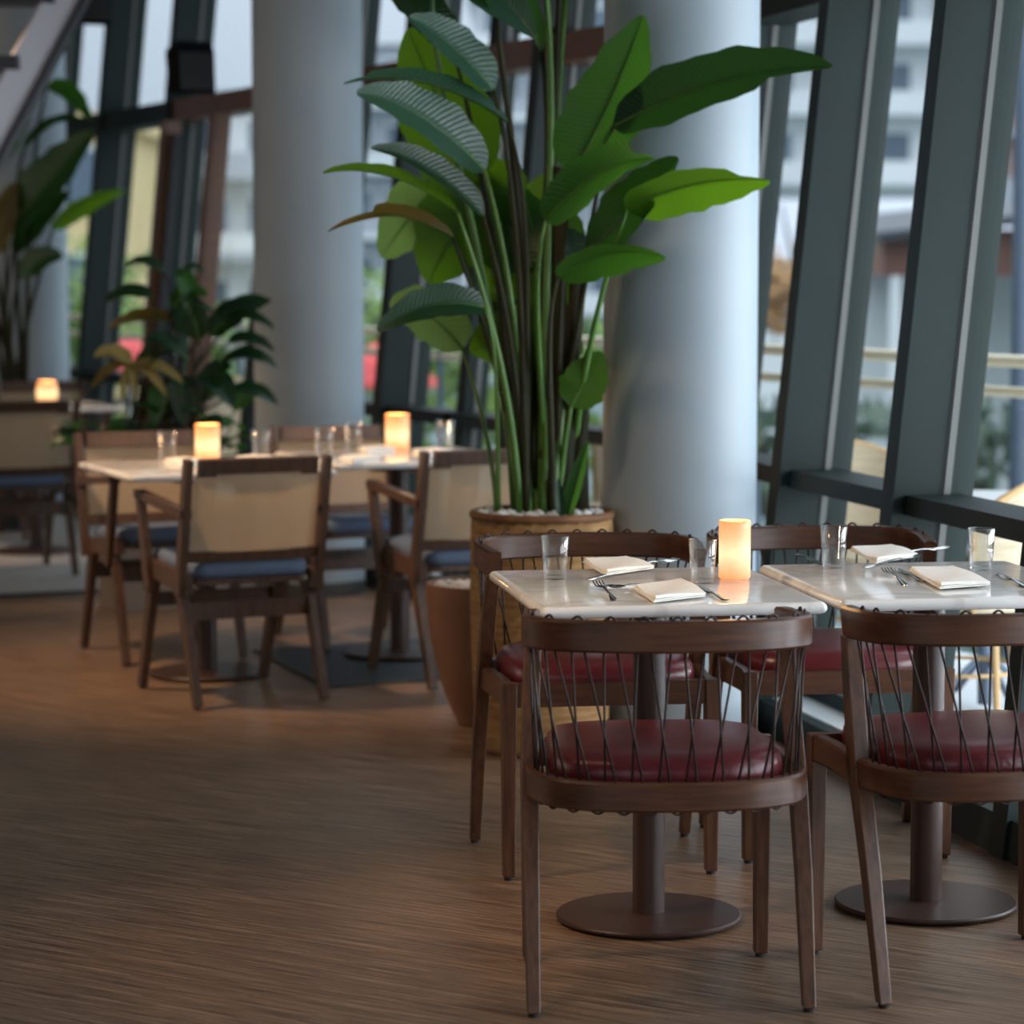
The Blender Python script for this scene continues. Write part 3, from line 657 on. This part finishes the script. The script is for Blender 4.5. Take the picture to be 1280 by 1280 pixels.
pt = empty('clay_planter', (-.075, 8.70, 0)); tag(pt, 'low rounded brown clay planter on the floor left of the basket', 'planter')
MB().lathe([(.09, 0), (.10, .004), (.14, .10), (.17, .2), (.19, .31), (.2, .42), (.2, .452), (.19, .455), (.186, .45), (.18, .40), (.02, .395)], 56).build('body', 'pot', pt, True)
MB().lathe([(.184, .398), (.184, .425), (.02, .428)], 40).build('soil', 'soil', pt, True)
pebbles(-.075, 8.70, .437, .17, 130, 'white pebbles filling the low brown clay planter', ps=.018)

# ------------------------------------------------------------------ leaves
def blade(P, T, w_, nrm, fold, sag, parent, m, name='leaf', ripple=.08, seed=0, n=22, wscale=1., tear=0):
    P = Vector(P); T = Vector(T); L = (T-P).length; N0 = Vector(nrm).normalized()
    mid = (P+T)/2+Vector((0, 0, sag*1.6)); g = MB(); vs = []; uv = []; fs = []; c = 5
    for i in range(n+1):
        t = i/n; p = P*(1-t)**2+mid*2*t*(1-t)+T*t*t; d = ((mid-P)*(1-t)+(T-mid)*t).normalized()
        s = d.cross(N0).normalized(); nn = s.cross(d).normalized()
        hw = wscale*w_/2*max(0, math.sin(math.pi*min(1, t**.72*.985+.01)))**.62+.0015
        rag = 1+.05*math.sin(t*21+seed*3)+.04*math.sin(t*37+seed)
        for j in range(-c, c+1):
            q = j/c*rag*(.38 if tear and t > tear and (j > 0) == (int(seed*10) % 2 == 0) else 1); a = fold*abs(q)
            lift = abs(q)*hw*math.sin(fold)+ripple*hw*math.sin(t*13+seed+(2 if q > 0 else 0))*q*q*.5
            vs.append(p+s*(q*hw*math.cos(a))+nn*lift); uv.append((t*L/.35+.12*abs(q), q))
    k = 2*c+1
    for i in range(n):
        for j in range(k-1): fs.append((i*k+j, i*k+j+1, i*k+k+j+1, i*k+k+j))
    g.add(vs, fs); g.uv = uv; o = g.build(name, m, parent, 'all')
    mr = MB(); pts = []
    for i in range(n+1):
        t = i/n; pts.append(P*(1-t)**2+mid*2*t*(1-t)+T*t*t-N0*.002)
    mr.tube(pts, .0045*max(.5, w_/.12), 5, r2=.001); mr.build('midrib', 'stem_g', o, 'all')
    return o
def stem(base, P, T, parent, m, r0=.012, r1=.006, bow=.1, z0=.70):
    b = Vector(base); P = Vector(P); d = (Vector(T)-P).normalized(); h = (P-b).length
    c1 = b+Vector((P.x*.12-b.x*.12, (P.y-b.y)*.12, h*.45)); c2 = P-d*h*.08-Vector((0, 0, h*.18))
    pts = [b*(1-t)**3+c1*3*t*(1-t)**2+c2*3*t*t*(1-t)+P*t**3 for t in [i/12 for i in range(13)]]
    g = MB(); g.tube(pts, r0, 8, r2=r1); return g.build('stem', m, parent, 'all')
LM = {'d': 'leaf_d', 'b': 'leaf_b', 'm': 'leaf_m', 'l': 'leaf_l', 'p': 'leaf_p', 'y': 'leaf_y'}
bp_ = empty('banana_plant', (.09, 8.25, 0)); tag(bp_, 'tall plant with big paddle leaves rising from the woven basket', 'plant')
LEAVES = [((-0.309, 0.05, 2.349), (-0.024, -0.1, 2.123), 0.125, (-0.1, -1.215, 0.5), 0.27999999999999997, 0.05, 'b'), ((-0.269, 0.15, 2.115), (-0.478, 0.1, 2.291), 0.11, (0.3, -0.945, 0.51), 0.24, 0.03, 'd'), ((-0.144, -0.05, 1.973), (-0.39, -0.15, 2.174), 0.11, (0.55, -1.0125000000000002, 0.5), 0.36000000000000004, 0.03, 'b'), ((-0.177, 0.15, 1.722), (-0.405, 0.25, 2.176), 0.235, (-0.45, -1.1475, -0.1), 0.096, -0.04, 'l'), ((-0.104, -0.05, 1.879), (-0.573, -0.25, 1.978), 0.081, (0.05, -0.4725, 0.8075), 0.4, 0.07, 'b'), ((-0.17, -0.1, 1.734), (-0.535, -0.28, 1.947), 0.125, (0.45, -1.0125000000000002, 0.51), 0.32000000000000006, 0.06, 'b'), ((-0.174, -0.15, 1.6), (-0.493, -0.3, 1.789), 0.081, (0.4, -0.81, 0.68), 0.48, 0.05, 'd'), ((-0.248, -0.2, 1.609), (-0.624, -0.4, 1.717), 0.058, (0.1, -0.4725, 0.8075), 0.4, 0.06, 'l'), ((-0.264, -0.1, 1.54), (-0.615, -0.35, 1.553), 0.062, (0, -0.6075, 0.765), 0.4, 0.07, 'y'), ((-0.173, 0.2, 1.684), (-0.346, 0.25, 1.402), 0.22, (-0.3, -1.215, 0.2), 0.12, 0.03, 'l'), ((-0.324, 0.3, 1.687), (-0.493, 0.35, 1.481), 0.153, (-0.3, -1.215, 0.2), 0.12, 0.02, 'p'), ((-0.031, 0.2, 1.449), (-0.174, 0.3, 1.712), 0.201, (0.1, -1.35, -0.1), 0.12, 0, 'm'), ((-0.09, 0.3, 1.424), (0.034, 0.35, 1.745), 0.144, (0.1, -1.35, -0.1), 0.12, 0, 'l'), ((0.084, -0.1, 1.713), (0.291, -0.16, 2.177), 0.187, (-0.45, -1.1475, 0.25), 0.16000000000000003, -0.04, 'm'), ((0.209, -0.15, 1.86), (0.801, -0.5, 2.006), 0.144, (0.05, -1.08, 0.51), 0.32000000000000006, 0.055, 'd'), ((0.008, -0.2, 1.585), (0.313, -0.4, 1.758), 0.115, (0.1, -1.0125000000000002, 0.5525), 0.27999999999999997, 0.06, 'm'), ((0.146, -0.1, 1.493), (0.387, -0.3, 1.762), 0.139, (-0.5, -0.945, 0.5), 0.32000000000000006, 0.0, 'd'), ((0.243, -0.25, 1.617), (0.625, -0.55, 1.69), 0.125, (0, -0.945, -0.7), 0.27999999999999997, 0.04, 'l'), ((0.045, -0.2, 1.423), (0.346, -0.4, 1.478), 0.105, (0, -0.8370000000000001, -0.75), 0.36000000000000004, 0.05, 'm'), ((0.055, 0.1, 1.425), (0.088, 0.1, 1.624), 0.105, (0.2, -1.2825, 0.2), 0.16000000000000003, 0, 'l'), ((0.086, -0.06, 1.039), (0.176, -0.06, 1.2), 0.105, (0.1, -1.35, 0.2), 0.16000000000000003, 0, 'l'), ((-0.17, -0.15, 1.334), (-0.475, -0.35, 1.269), 0.091, (0.1, -0.945, 0.595), 0.32000000000000006, 0.05, 'd'), ((-0.24, 0.1, 1.205), (-0.46, 0.1, 1.336), 0.134, (0.2, -1.1475, 0.5), 0.24, 0.05, 'p'), ((0.022, 0.15, 1.233), (-0.217, 0.2, 1.192), 0.149, (0.1, -1.35, 0.1), 0.16000000000000003, 0.03, 'l'), ((-0.065, 0.25, 1.358), (-0.179, 0.3, 1.446), 0.11, (0.1, -1.35, 0.1), 0.16000000000000003, 0.02, 'l'), ((-0.036, 0.2, 1.119), (-0.09, 0.25, 1.338), 0.115, (0.1, -1.35, 0.1), 0.16000000000000003, 0, 'l'), ((-0.053, 0.25, 1.657), (-0.25, 0.3, 1.719), 0.158, (-0.1, -1.35, 0.1), 0.12, 0, 'l'), ((-0.022, 0.2, 1.388), (-0.09, 0.25, 1.534), 0.168, (0.1, -1.35, 0.1), 0.12, 0, 'l'), ((-0.065, 0.2, 1.192), (-0.159, 0.28, 1.358), 0.134, (0.1, -1.35, 0.1), 0.12, 0, 'd'), ((0.032, 0.15, 1.121), (0.057, 0.2, 1.315), 0.125, (0.1, -1.35, 0.1), 0.12, 0, 'l'), ((-0.054, 0.06, 0.907), (-0.09, 0.05, 1.052), 0.053, (0.1, -1.35, 0.1), 0.24, 0, 'l'), ((-0.189, 0.3, 1.56), (-0.388, 0.36, 1.63), 0.168, (-0.1, -1.35, 0.2), 0.12, 0, 'l'), ((0.033, 0.22, 1.461), (-0.09, 0.3, 1.658), 0.168, (-0.1, -1.35, 0.1), 0.12, 0, 'l'), ((0.056, 0.15, 1.243), (-0.002, 0.2, 1.461), 0.134, (0.1, -1.35, 0.1), 0.12, 0, 'l'), ((-0.09, 0.28, 1.535), (-0.213, 0.3, 1.744), 0.144, (-0.1, -1.35, 0.1), 0.12, 0, 'l'), ((0.102, 0.05, 1.461), (0.054, 0.05, 1.568), 0.096, (0.1, -1.35, 0.1), 0.12, 0, 'd')]
rnd = random.Random(3)
for k, (P, T, wd, nr, fo, sg, m) in enumerate(LEAVES):
    blade(P, T, wd, nr, fo, sg, bp_, LM[m], seed=k*1.7, wscale=1.32, tear={4: .82, 7: .72, 8: .6, 14: .7, 15: .8, 17: .78}.get(k, 0))
    thin = P[0] < -.1 and P[2] < 1.35
    bx = (-.135 if thin else max(-.07, min(.10, P[0]*.35)))+rnd.uniform(-.02, .02)
    stem((bx, rnd.uniform(-.06, .04), .70), P, T, bp_, 'stem_g' if (m in 'lp' or thin or k % 5 == 0) else 'stem_d', .008 if thin else .013, .005)
# tall petioles that leave the frame, each with its leaf above
for (x0, x1, y1, z1, m) in ((.0, .05, 0, 2.9, 'stem_g'), (.02, .115, .05, 3.0, 'stem_d'), (-.02, -.09, -.03, 2.75, 'stem_d'), (.01, .12, .1, 2.8, 'stem_g'), (-.02, .05, .12, 2.65, 'stem_d')):
    P = (x1-.05, y1, z1-.55) ; T = (x1-.35 if x1 < .06 else x1+.1, y1-.35, z1-.05)
    stem((x0, rnd.uniform(-.03, .05), .70), P, T, bp_, m, .016, .008); blade(P, T, .16, (.1, -.6, .8), .3, .08, bp_, 'leaf_m', seed=x1*9)
# trunk sheaths
for x0, x1, z1, r in ((.035, .06, 1.62, .034), (.065, .085, 1.34, .040), (.0, .02, 1.25, .030), (.10, .14, 1.2, .026), (-.03, -.02, 1.05, .020), (.05, .045, 1.75, .022), (.02, .09, 1.1, .036), (.075, .10, 1.48, .032), (.0, .045, 1.4, .028), (.11, .12, 1.05, .034)):
    g = MB(); g.tube([(x0, 0, .70), (x0*.6+x1*.4, .0, .9), (x1, .02, z1)], r, 10, r2=r*.5); g.build('trunk', 'sheath', bp_, 'all')
blade((.07, -.12, .70), (.135, -.14, .94), .055, (-.4, -.9, .2), .5, 0, bp_, 'leaf_m', 'pointed_leaf', seed=2)
blade((.055, -.14, .70), (.045, -.16, .83), .03, (.2, -.9, .2), .5, 0, bp_, 'leaf_d', 'pointed_leaf', seed=4)

lp_ = empty('banana_plant', (-2.80, 15.2, 0)); tag(lp_, 'paddle-leaved plant at the left edge beside the staircase', 'plant')
L2 = [((0.296, -0.1, 1.661), (0.719, -0.3, 1.863), 0.141, (0.1, -0.6, -0.8), 0.3, 0.06, 'l'), ((0.042, 0.0, 1.68), (0.53, -0.1, 2.193), 0.3, (-0.3, -0.85, 0.4), 0.25, 0.0, 'd'), ((0.11, 0.1, 2.102), (0.454, 0.0, 2.246), 0.115, (0, -0.6, 0.8), 0.3, 0.08, 'd'), ((0.248, 0.1, 2.452), (0.501, -0.05, 2.252), 0.141, (0.2, -0.7, 0.6), 0.3, 0.05, 'm'), ((0.108, -0.1, 1.4), (0.366, -0.2, 1.504), 0.159, (0, -0.9, 0.4), 0.25, 0.05, 'd'), ((0.039, 0.1, 1.532), (0.371, 0.05, 1.873), 0.159, (-0.2, -0.8, 0.5), 0.3, 0.0, 'd'), ((-0.04, 0.0, 2.011), (0.176, 0.0, 2.384), 0.221, (-0.2, -0.8, 0.5), 0.3, 0.0, 'm'), ((-0.057, 0.0, 1.513), (0.081, 0.0, 1.915), 0.203, (-0.2, -0.8, 0.5), 0.3, 0.0, 'y'), ((-0.138, 0.0, 1.95), (-0.392, 0.0, 2.428), 0.265, (0.2, -0.8, 0.5), 0.3, 0.05, 'm'), ((-0.188, 0.0, 1.601), (-0.534, 0.0, 1.863), 0.221, (0.2, -0.8, 0.5), 0.3, 0.05, 'd')]
for k, (P, T, wd, nr, fo, sg, m) in enumerate(L2):
    blade(P, T, wd, nr, fo, sg, lp_, LM[m], seed=k*2.1)
    stem((.06+rnd.uniform(-.05, .05), rnd.uniform(-.05, .05), .40), P, T, lp_, 'stem_d', .018, .008)
pl = empty('round_planter', (-2.74, 15.2, .008)); tag(pl, 'dark round planter under the plant at the left edge', 'planter')
MB().lathe([(.16, 0), (.20, .38), (.2, .40), (.185, .40), (.18, .36), (.02, .36)], 40).build('body', 'stair_dark', pl, True)
MB().lathe([(.18, .361), (.18, .385), (.02, .39)], 32).build('soil', 'soil', pl, True)

bx_ = empty('planter_box', (-1.52, 11.75, 0), R(24)); tag(bx_, 'low planter box behind the cane chairs under the bushy plant', 'planter')
MB().box(-.22, .22, -.15, .15, .0, .58).build('body', 'plaster', bx_, bevel=.004)
MB().box(-.20, .20, -.13, .13, .575, .585).build('soil', 'soil', bx_)
bu = empty('philodendron', (-1.52, 11.75, .58)); tag(bu, 'bushy green leafy plant with a dried straw-coloured frond, left of the left column', 'plant')
rb = random.Random(11)
tops = [(0.047, -0.05, 0.851, -0.6, 0.1, 0.16, 0.07, 'leaf_d'), (-0.005, -0.05, 0.743, -0.9, -0.1, 0.2, 0.1, 'leaf_d'), (0.08, -0.05, 0.699, 0.3, 0.1, 0.16, 0.12, 'leaf_m'), (0.115, -0.05, 0.835, 0.5, 0.05, 0.12, 0.05, 'leaf_b'), (0.238, -0.05, 0.581, 0.7, 0.4, 0.3, 0.15, 'leaf_d'), (0.197, -0.05, 0.564, -0.3, 0.7, 0.2, 0.16, 'leaf_d'), (0.266, -0.05, 0.666, 1, 0.15, 0.2, 0.07, 'leaf_d'), (0.316, -0.05, 0.649, 1, -0.2, 0.2, 0.08, 'leaf_d'), (0.315, -0.05, 0.554, 1, -0.2, 0.2, 0.09, 'leaf_d'), (0.332, -0.05, 0.496, 1, -0.3, 0.2, 0.09, 'leaf_d'), (0.281, -0.05, 0.462, 1, 0.05, 0.2, 0.08, 'leaf_d'), (0.079, -0.05, 0.649, -1, -0.15, 0.28, 0.1, 'leaf_y'), (0.096, -0.05, 0.642, 0.4, 0.1, 0.16, 0.1, 'leaf_b'), (0.165, -0.05, 0.733, -0.3, 0.5, 0.14, 0.09, 'leaf_m'), (-0.093, -0.05, 0.462, -1, 0.2, 0.16, 0.1, 'leaf_dry'), (-0.093, -0.05, 0.462, 1, -0.35, 0.24, 0.06, 'leaf_dry'), (-0.093, -0.05, 0.462, 0.8, -0.7, 0.2, 0.05, 'leaf_dry'), (-0.093, -0.05, 0.462, -0.3, -1, 0.17, 0.05, 'leaf_dry'), (-0.093, -0.05, 0.462, -1, -0.6, 0.2, 0.06, 'leaf_y'), (-0.093, -0.05, 0.462, 0.1, -1, 0.16, 0.04, 'leaf_dry'), (0.078, -0.05, 0.513, -0.5, -0.3, 0.2, 0.14, 'leaf_d'), (0.11, -0.05, 0.412, 0.1, -1, 0.22, 0.12, 'leaf_d'), (0.145, -0.05, 0.479, -0.6, 0.3, 0.2, 0.12, 'leaf_d'), (0.331, -0.05, 0.344, 1, -0.3, 0.2, 0.1, 'leaf_d'), (0.212, -0.05, 0.412, 0.4, -0.4, 0.2, 0.14, 'leaf_d'), (0.042, -0.05, 0.378, -0.2, -0.9, 0.2, 0.1, 'leaf_m'), (0.194, -0.05, 0.31, 0.3, 0.3, 0.2, 0.14, 'leaf_d')]
for k, (x, y, z, dx, dz, ln, wd, m) in enumerate(tops):
    P = Vector((x, y, z)); T = P+Vector((dx, rb.uniform(-.5, .2)*.5, dz)).normalized()*ln
    blade(P, T, wd, (rb.uniform(-.4, .4), -.55, .8), .3, .04, bu, m, seed=k, n=10)
    stem((rb.uniform(-.15, .15), rb.uniform(-.05, .05), 0), P, T, bu, 'stem_d', .008, .004)
for k in range(26):
    a = rb.random()*6.28; x = rb.uniform(-.36, .40); y = rb.uniform(-.1, .1); z = rb.uniform(.06, .26); P = Vector((x, y, z)); d = Vector((math.cos(a), math.sin(a)*.8-.3, rb.uniform(-.2, .5))).normalized()
    T = P+d*rb.uniform(.12, .22); blade(P, T, rb.uniform(.07, .12), (rb.uniform(-.3, .3), -.4, .85), .25, .03, bu, 'leaf_d' if k % 3 else 'leaf_m', seed=k, n=8)
    stem((max(-.18, min(.18, x*.5)), y*.6, 0), P, T, bu, 'stem_d', .005, .003)

# ------------------------------------------------------------------ outside: terrace
MB_t = MB(); MB_t.add([(facx(-6)+.3, -6, -.06), (9, -6, -.06), (9, 8, -.06), (2.4, 9.6, -.06), (-7.0, 27, -.06), (facx(27)+.3, 27, -.06), (facx(10.45)+.3, 10.45, -.06)] +
   [(facx(-6)+.3, -6, -.3), (9, -6, -.3), (9, 8, -.3), (2.4, 9.6, -.3), (-7.0, 27, -.3), (facx(27)+.3, 27, -.3), (facx(10.45)+.3, 10.45, -.3)],
   [(0, 1, 2, 3, 4, 5, 6), (13, 12, 11, 10, 9, 8, 7)]+[(i, (i+1) % 7, 7+(i+1) % 7, 7+i) for i in range(7)])
tag(MB_t.build('terrace', 'terrace'), 'pale paved terrace outside the windows', kind=S)
tag(MB().box(-120, 120, 8, 260, -3.3, -3.0).build('harbour_water', 'quay'), 'grey green harbour water far outside', kind=S)
rl = empty('terrace_railing', (1.05, 11.7, -.06)); tag(rl, 'cream double-bar railing along the outdoor terrace', 'railing')
rd = Vector((-.474, .88, 0)); 
for z, r in ((1.165, .024), (1.05, .02)):
    g = MB(); g.tube([rd*-6.5+Vector((0, 0, z)), rd*16+Vector((0, 0, z))], r, 10); g.build('handrail', 'rail_cream', rl, True)
for k in range(-5, 12):
    p = rd*(k*1.35+.3); g = MB(); g.bar(p, p+Vector((0, 0, 1.17)), .03, .05, side=(1, 0, 0)); g.build('post', 'pole', rl)
    if k < 11:
        q = rd*((k+1)*1.35+.3); nn = Vector((rd.y, -rd.x, 0))*.006; a_ = p+rd*.04; b_ = q-rd*.04; g = MB()
        g.loft([[a_+Vector((0, 0, .08)), a_+nn+Vector((0, 0, .08)), a_+nn+Vector((0, 0, .98)), a_+Vector((0, 0, .98))], [b_+Vector((0, 0, .08)), b_+nn+Vector((0, 0, .08)), b_+nn+Vector((0, 0, .98)), b_+Vector((0, 0, .98))]]); g.build('glass_panel', 'pane', rl)

def rattan_chair(x, y, rz, label, tall=.86):
    t = empty('rattan_chair', (x, y, -.06), rz); tag(t, label, 'chair', 'rattan terrace chairs')
    g = MB(); n = 14; vs = []; fs = []
    for i in range(n+1):
        a = R(200+140*i/n); h = tall-.12*abs(i/n-.5)**2*4
        for j in range(6):
            k = j/5; z = .46+(h-.46)*k; rr = .24+.04*k; vs.append((rr*math.cos(a), rr*math.sin(a), z))
    for i in range(n):
        for j in range(5): fs.append((i*6+j, i*6+6+j, i*6+7+j, i*6+1+j))
    m = len(vs); vs += [(p[0]*.93, p[1]*.93, p[2]) for p in vs]; fs += [tuple(q+m for q in reversed(f)) for f in fs]
    g.add(vs, fs); g.build('backrest', 'wicker', t, 'all')
    g = MB(); pts = []
    for i in range(n+1):
        a = R(200+140*i/n); pts.append((.275*math.cos(a), .275*math.sin(a), tall-.12*abs(i/n-.5)**2*4))
    g.tube([(pts[0][0], pts[0][1], .42)]+pts+[(pts[-1][0], pts[-1][1], .42)], .013, 8); g.build('frame', 'rattan', t, 'all')
    MB().lathe([(.22, .43), (.235, .445), (.23, .465), (.02, .47)], 28).build('seat', 'wicker', t, True)
    for k in range(4):
        a = R(45+90*k); g = MB(); g.tube([(.2*math.cos(a), .2*math.sin(a), .44), (.235*math.cos(a), .235*math.sin(a), 0)], .013, 8, r2=.011); g.build('leg', 'rattan', t, True)
    g = MB(); g.tube([(.215*math.cos(6.283*i/24), .215*math.sin(6.283*i/24), .24) for i in range(24)], .007, 6, True); g.build('stretcher', 'rattan', t, 'all')
rattan_chair(1.30, 10.1, R(200), 'rattan terrace chair seen through the window between the two grey fins')
rattan_chair(1.42, 8.72, R(70), 'rattan terrace chair nearest, outside the rightmost window')
rattan_chair(.42, 12.1, R(120), 'rattan terrace chair outside behind the basket plant', .9)
rattan_chair(-1.45, 14.9, R(200), 'rattan terrace chair outside right of the left column', .9)
rattan_chair(-3.4, 19.0, R(200), 'rattan terrace chair outside at the far left windows', .9)
def out_table(x, y, label, r=.36):
    t = empty('terrace_table', (x, y, -.06)); tag(t, label, 'table', 'white terrace tables')
    MB().lathe([(r-.01, .70), (r, .71), (r, .725), (r-.01, .73)], 36).build('tabletop', 'out_white', t, True)
    MB().lathe([(.025, .02), (.025, .70)], 16).build('post', 'pole', t, True)
    for k in range(4):
        a = R(90*k+20); g = MB(); g.tube([(0, 0, .2), (.18*math.cos(a), .18*math.sin(a), .05), (.28*math.cos(a), .28*math.sin(a), .012)], .012, 8); g.build('foot', 'pole', t, True)
out_table(1.62, 9.35, 'white round terrace table outside the rightmost window', .33)
out_table(.98, 11.1, 'white round terrace table outside right of the thick column', .3)
out_table(-2.0, 16.4, 'white round terrace table outside between the two far columns')
pc = empty('flag_pole', (2.62, 14.2, -3)); tag(pc, 'slender blue grey pole standing beyond the railing at the right edge', 'pole')
MB().lathe([(.055, 0), (.05, 9)], 16).build('shaft', 'pole', pc, True); MB().lathe([(.12, 0), (.12, .08), (.055, .1)], 16).build('base', 'pole', pc, True)

# ------------------------------------------------------------------ outside: buildings, trees
def building(x0, x1, y, z1, floors, cols, mw, label, band='bld_white', win='bld_glass', depth=14, z0=-3., bal=True):
    t = empty('building', ((x0+x1)/2, y, z0)); tag(t, label, 'building'); hw = (x1-x0)/2; H = z1-z0
    MB().box(-hw, hw, 0, depth, 0, H).build('wall', mw, t)
    MB().box(-hw-.3, hw+.3, -.4, depth+.3, H, H+.35).build('roof', band, t)
    fh = H/floors; cw = 2*hw/cols
    wm = {}
    for f in range(floors):
        if bal:
            MB().box(-hw, hw, -1.1, 0, fh*f+fh*.02, fh*f+fh*.12).build('balcony_slab', band, t)
            MB().box(-hw, hw, -1.1, -1.04, fh*f+fh*.12, fh*f+fh*.36).build('balcony_front', band if f % 2 else mw, t)
        for c in range(cols):
            if 'm' not in wm:
                o = MB().box(-cw*.34, cw*.34, -.12, .05, 0, fh*.62).build('window_frame', 'bld_white', t); p = MB().box(-cw*.30, cw*.30, -.15, -.05, .06*fh, fh*.57).build('pane', win, o); wm['m'] = o
            else:
                o = wm['m'].copy(); col.objects.link(o); p = wm['m'].children[0].copy(); col.objects.link(p); p.parent = o
            o.location = (-hw+cw*(c+.5), 0, fh*f+fh*.2)
    return t
building(8.2, 16.5, 98, 14, 7, 4, 'bld_white', 'whitish apartment block seen right of the thick column')
building(17.0, 28.5, 104, 13.2, 7, 6, 'bld_red', 'reddish apartment block seen between the grey fins', 'bld_grey')
building(-1.5, 7.0, 110, 12.2, 6, 4, 'bld_grey', 'grey apartment block behind the tall plant')
building(-7.5, -2.3, 120, 11.0, 5, 3, 'bld_grey', 'grey block seen between the left column and the plant', 'bld_white')
building(-15.5, -10, 70, 5.0, 3, 3, 'bld_yellow', 'sandstone coloured building at the far left', 'bld_yellow', bal=False)
building(-9.6, -6.2, 80, 6.2, 4, 2, 'bld_white', 'pale low block just left of the left column', 'bld_grey')
ca = empty('quay_shelter', (5.9, 34, -3)); tag(ca, 'rust brown sloped shelter roof with cream wall across the water', 'shelter')
g = MB(); g.loft([[(-1.6, -1.5, 4.75), (-1.6, 2, 5.0), (-1.6, 2, 5.1), (-1.6, -1.5, 4.86)], [(5, -1.5, 5.55), (5, 2, 5.8), (5, 2, 5.9), (5, -1.5, 5.68)]]); g.build('roof', 'stair_dark', ca)
MB().box(-1.5, 5, -1.2, 1.8, 4.35, 4.9).build('fascia', 'canopy', ca)
MB().box(-1.5, 5, 1.5, 1.8, 0, 4.34).build('wall', 'bld_white', ca)
for k in range(5):
    MB().box(-1.4+k*1.55, -1.28+k*1.55, -1.2, -1.08, 0, 4.35).build('pillar', 'bld_white', ca)
rf_ = empty('harbour_boat_shed', (7.6, 52, -3)); tag(rf_, 'low pale shed beyond the water under the apartment blocks', 'shed')
MB().box(-3, 8, 0, 6, 0, 4.6).build('wall', 'bld_white', rf_); g = MB(); g.loft([[(-3.3, -.4, 4.6), (-3.3, 6.4, 4.6), (-3.3, 3, 5.8)], [(8.3, -.4, 4.6), (8.3, 6.4, 4.6), (8.3, 3, 5.8)]]); g.build('roof', 'bld_grey', rf_)
def tree(x, y, z0, h, r, m, label, n=90, seed=1):
    t = empty('tree', (x, y, z0)); tag(t, label, 'tree'); g = MB(); rr = random.Random(seed)
    g.tube([(0, 0, 0), (.05, 0, h*.4), (0, 0, h*.8)], .12, 8, r2=.04)
    for k in range(7):
        a = rr.random()*6.28; g.tube([(0, 0, h*(.35+.06*k)), (math.cos(a)*r*.7, math.sin(a)*r*.7, h*(.55+.06*k))], .04, 6, r2=.015)
    g.build('trunk', 'bark', t, True); g = MB()
    for k in range(n):
        v = Vector((rr.gauss(0, 1), rr.gauss(0, 1), rr.gauss(0, 1))).normalized()*rr.random()**.4; c = Vector((v.x*r, v.y*r, h*.68+v.z*r*.8))
        for q in range(6):
            d = Vector((rr.uniform(-1, 1), rr.uniform(-1, 1), rr.uniform(-1, 1)))*.22; e1 = Vector((rr.uniform(-1, 1), rr.uniform(-1, 1), rr.uniform(-.5, .5))).normalized()*.16; e2 = e1.orthogonal().normalized()*.08
            p = c+d; g.add([p-e1, p+e2, p+e1, p-e2], [(0, 1, 2, 3)])
    o = g.build('leaves', m, t)
tree(4.75, 46, -3, 6.0, 1.0, 'autumn', 'thin autumn tree with tan leaves right of the thick column', 60, 2)
tree(-8.6, 55, -3, 5.2, 2.0, 'hedge', 'green tree left of the left column outside', 120, 3)
tree(-9.9, 48, -3, 4.3, 1.6, 'hedge', 'low green tree outside at the far left', 120, 4)
tree(-2.4, 50, -3, 4.6, 1.6, 'hedge', 'green tree outside right of the left column', 120, 5)
def hedge(x0, x1, y, h, label, seed, m='hedge'):
    g = MB(); rr = random.Random(seed)
    for k in range(int((x1-x0)*170)):
        p = Vector((rr.uniform(x0, x1), y+rr.uniform(0, .9), -3+h*rr.random()**.6)); e1 = Vector((rr.uniform(-1, 1), rr.uniform(-1, 1), rr.uniform(-1, 1))).normalized()*.2; e2 = e1.orthogonal().normalized()*.1
        g.add([p-e1, p+e2, p+e1, p-e2], [(0, 1, 2, 3)])
    tag(g.build('hedge', m), label, 'hedge', None, 'stuff')
hedge(-9.2, -3.4, 36, 3.9, 'long green hedge outside the far left windows', 6)
hedge(-2.2, 1.6, 37, 3.7, 'green hedge outside behind the plants', 8)
hedge(2.2, 9.5, 27, 3.05, 'dark green planting outside below the railing at the right', 9, 'planting')
aw = empty('red_parasol', (-4.15, 30, -3)); tag(aw, 'red parasol outside behind the bushy plant', 'parasol')
MB().lathe([(.62, 3.25), (.60, 3.3), (.3, 3.55), (.02, 3.7)], 8).build('canopy', 'red', aw); MB().lathe([(.03, 0), (.03, 3.6)], 10).build('pole', 'out_white', aw)
a2 = copy_tree(aw); a2.location = (-1.35, 28, -3); tag(a2, 'red parasol outside right of the left column', 'parasol')
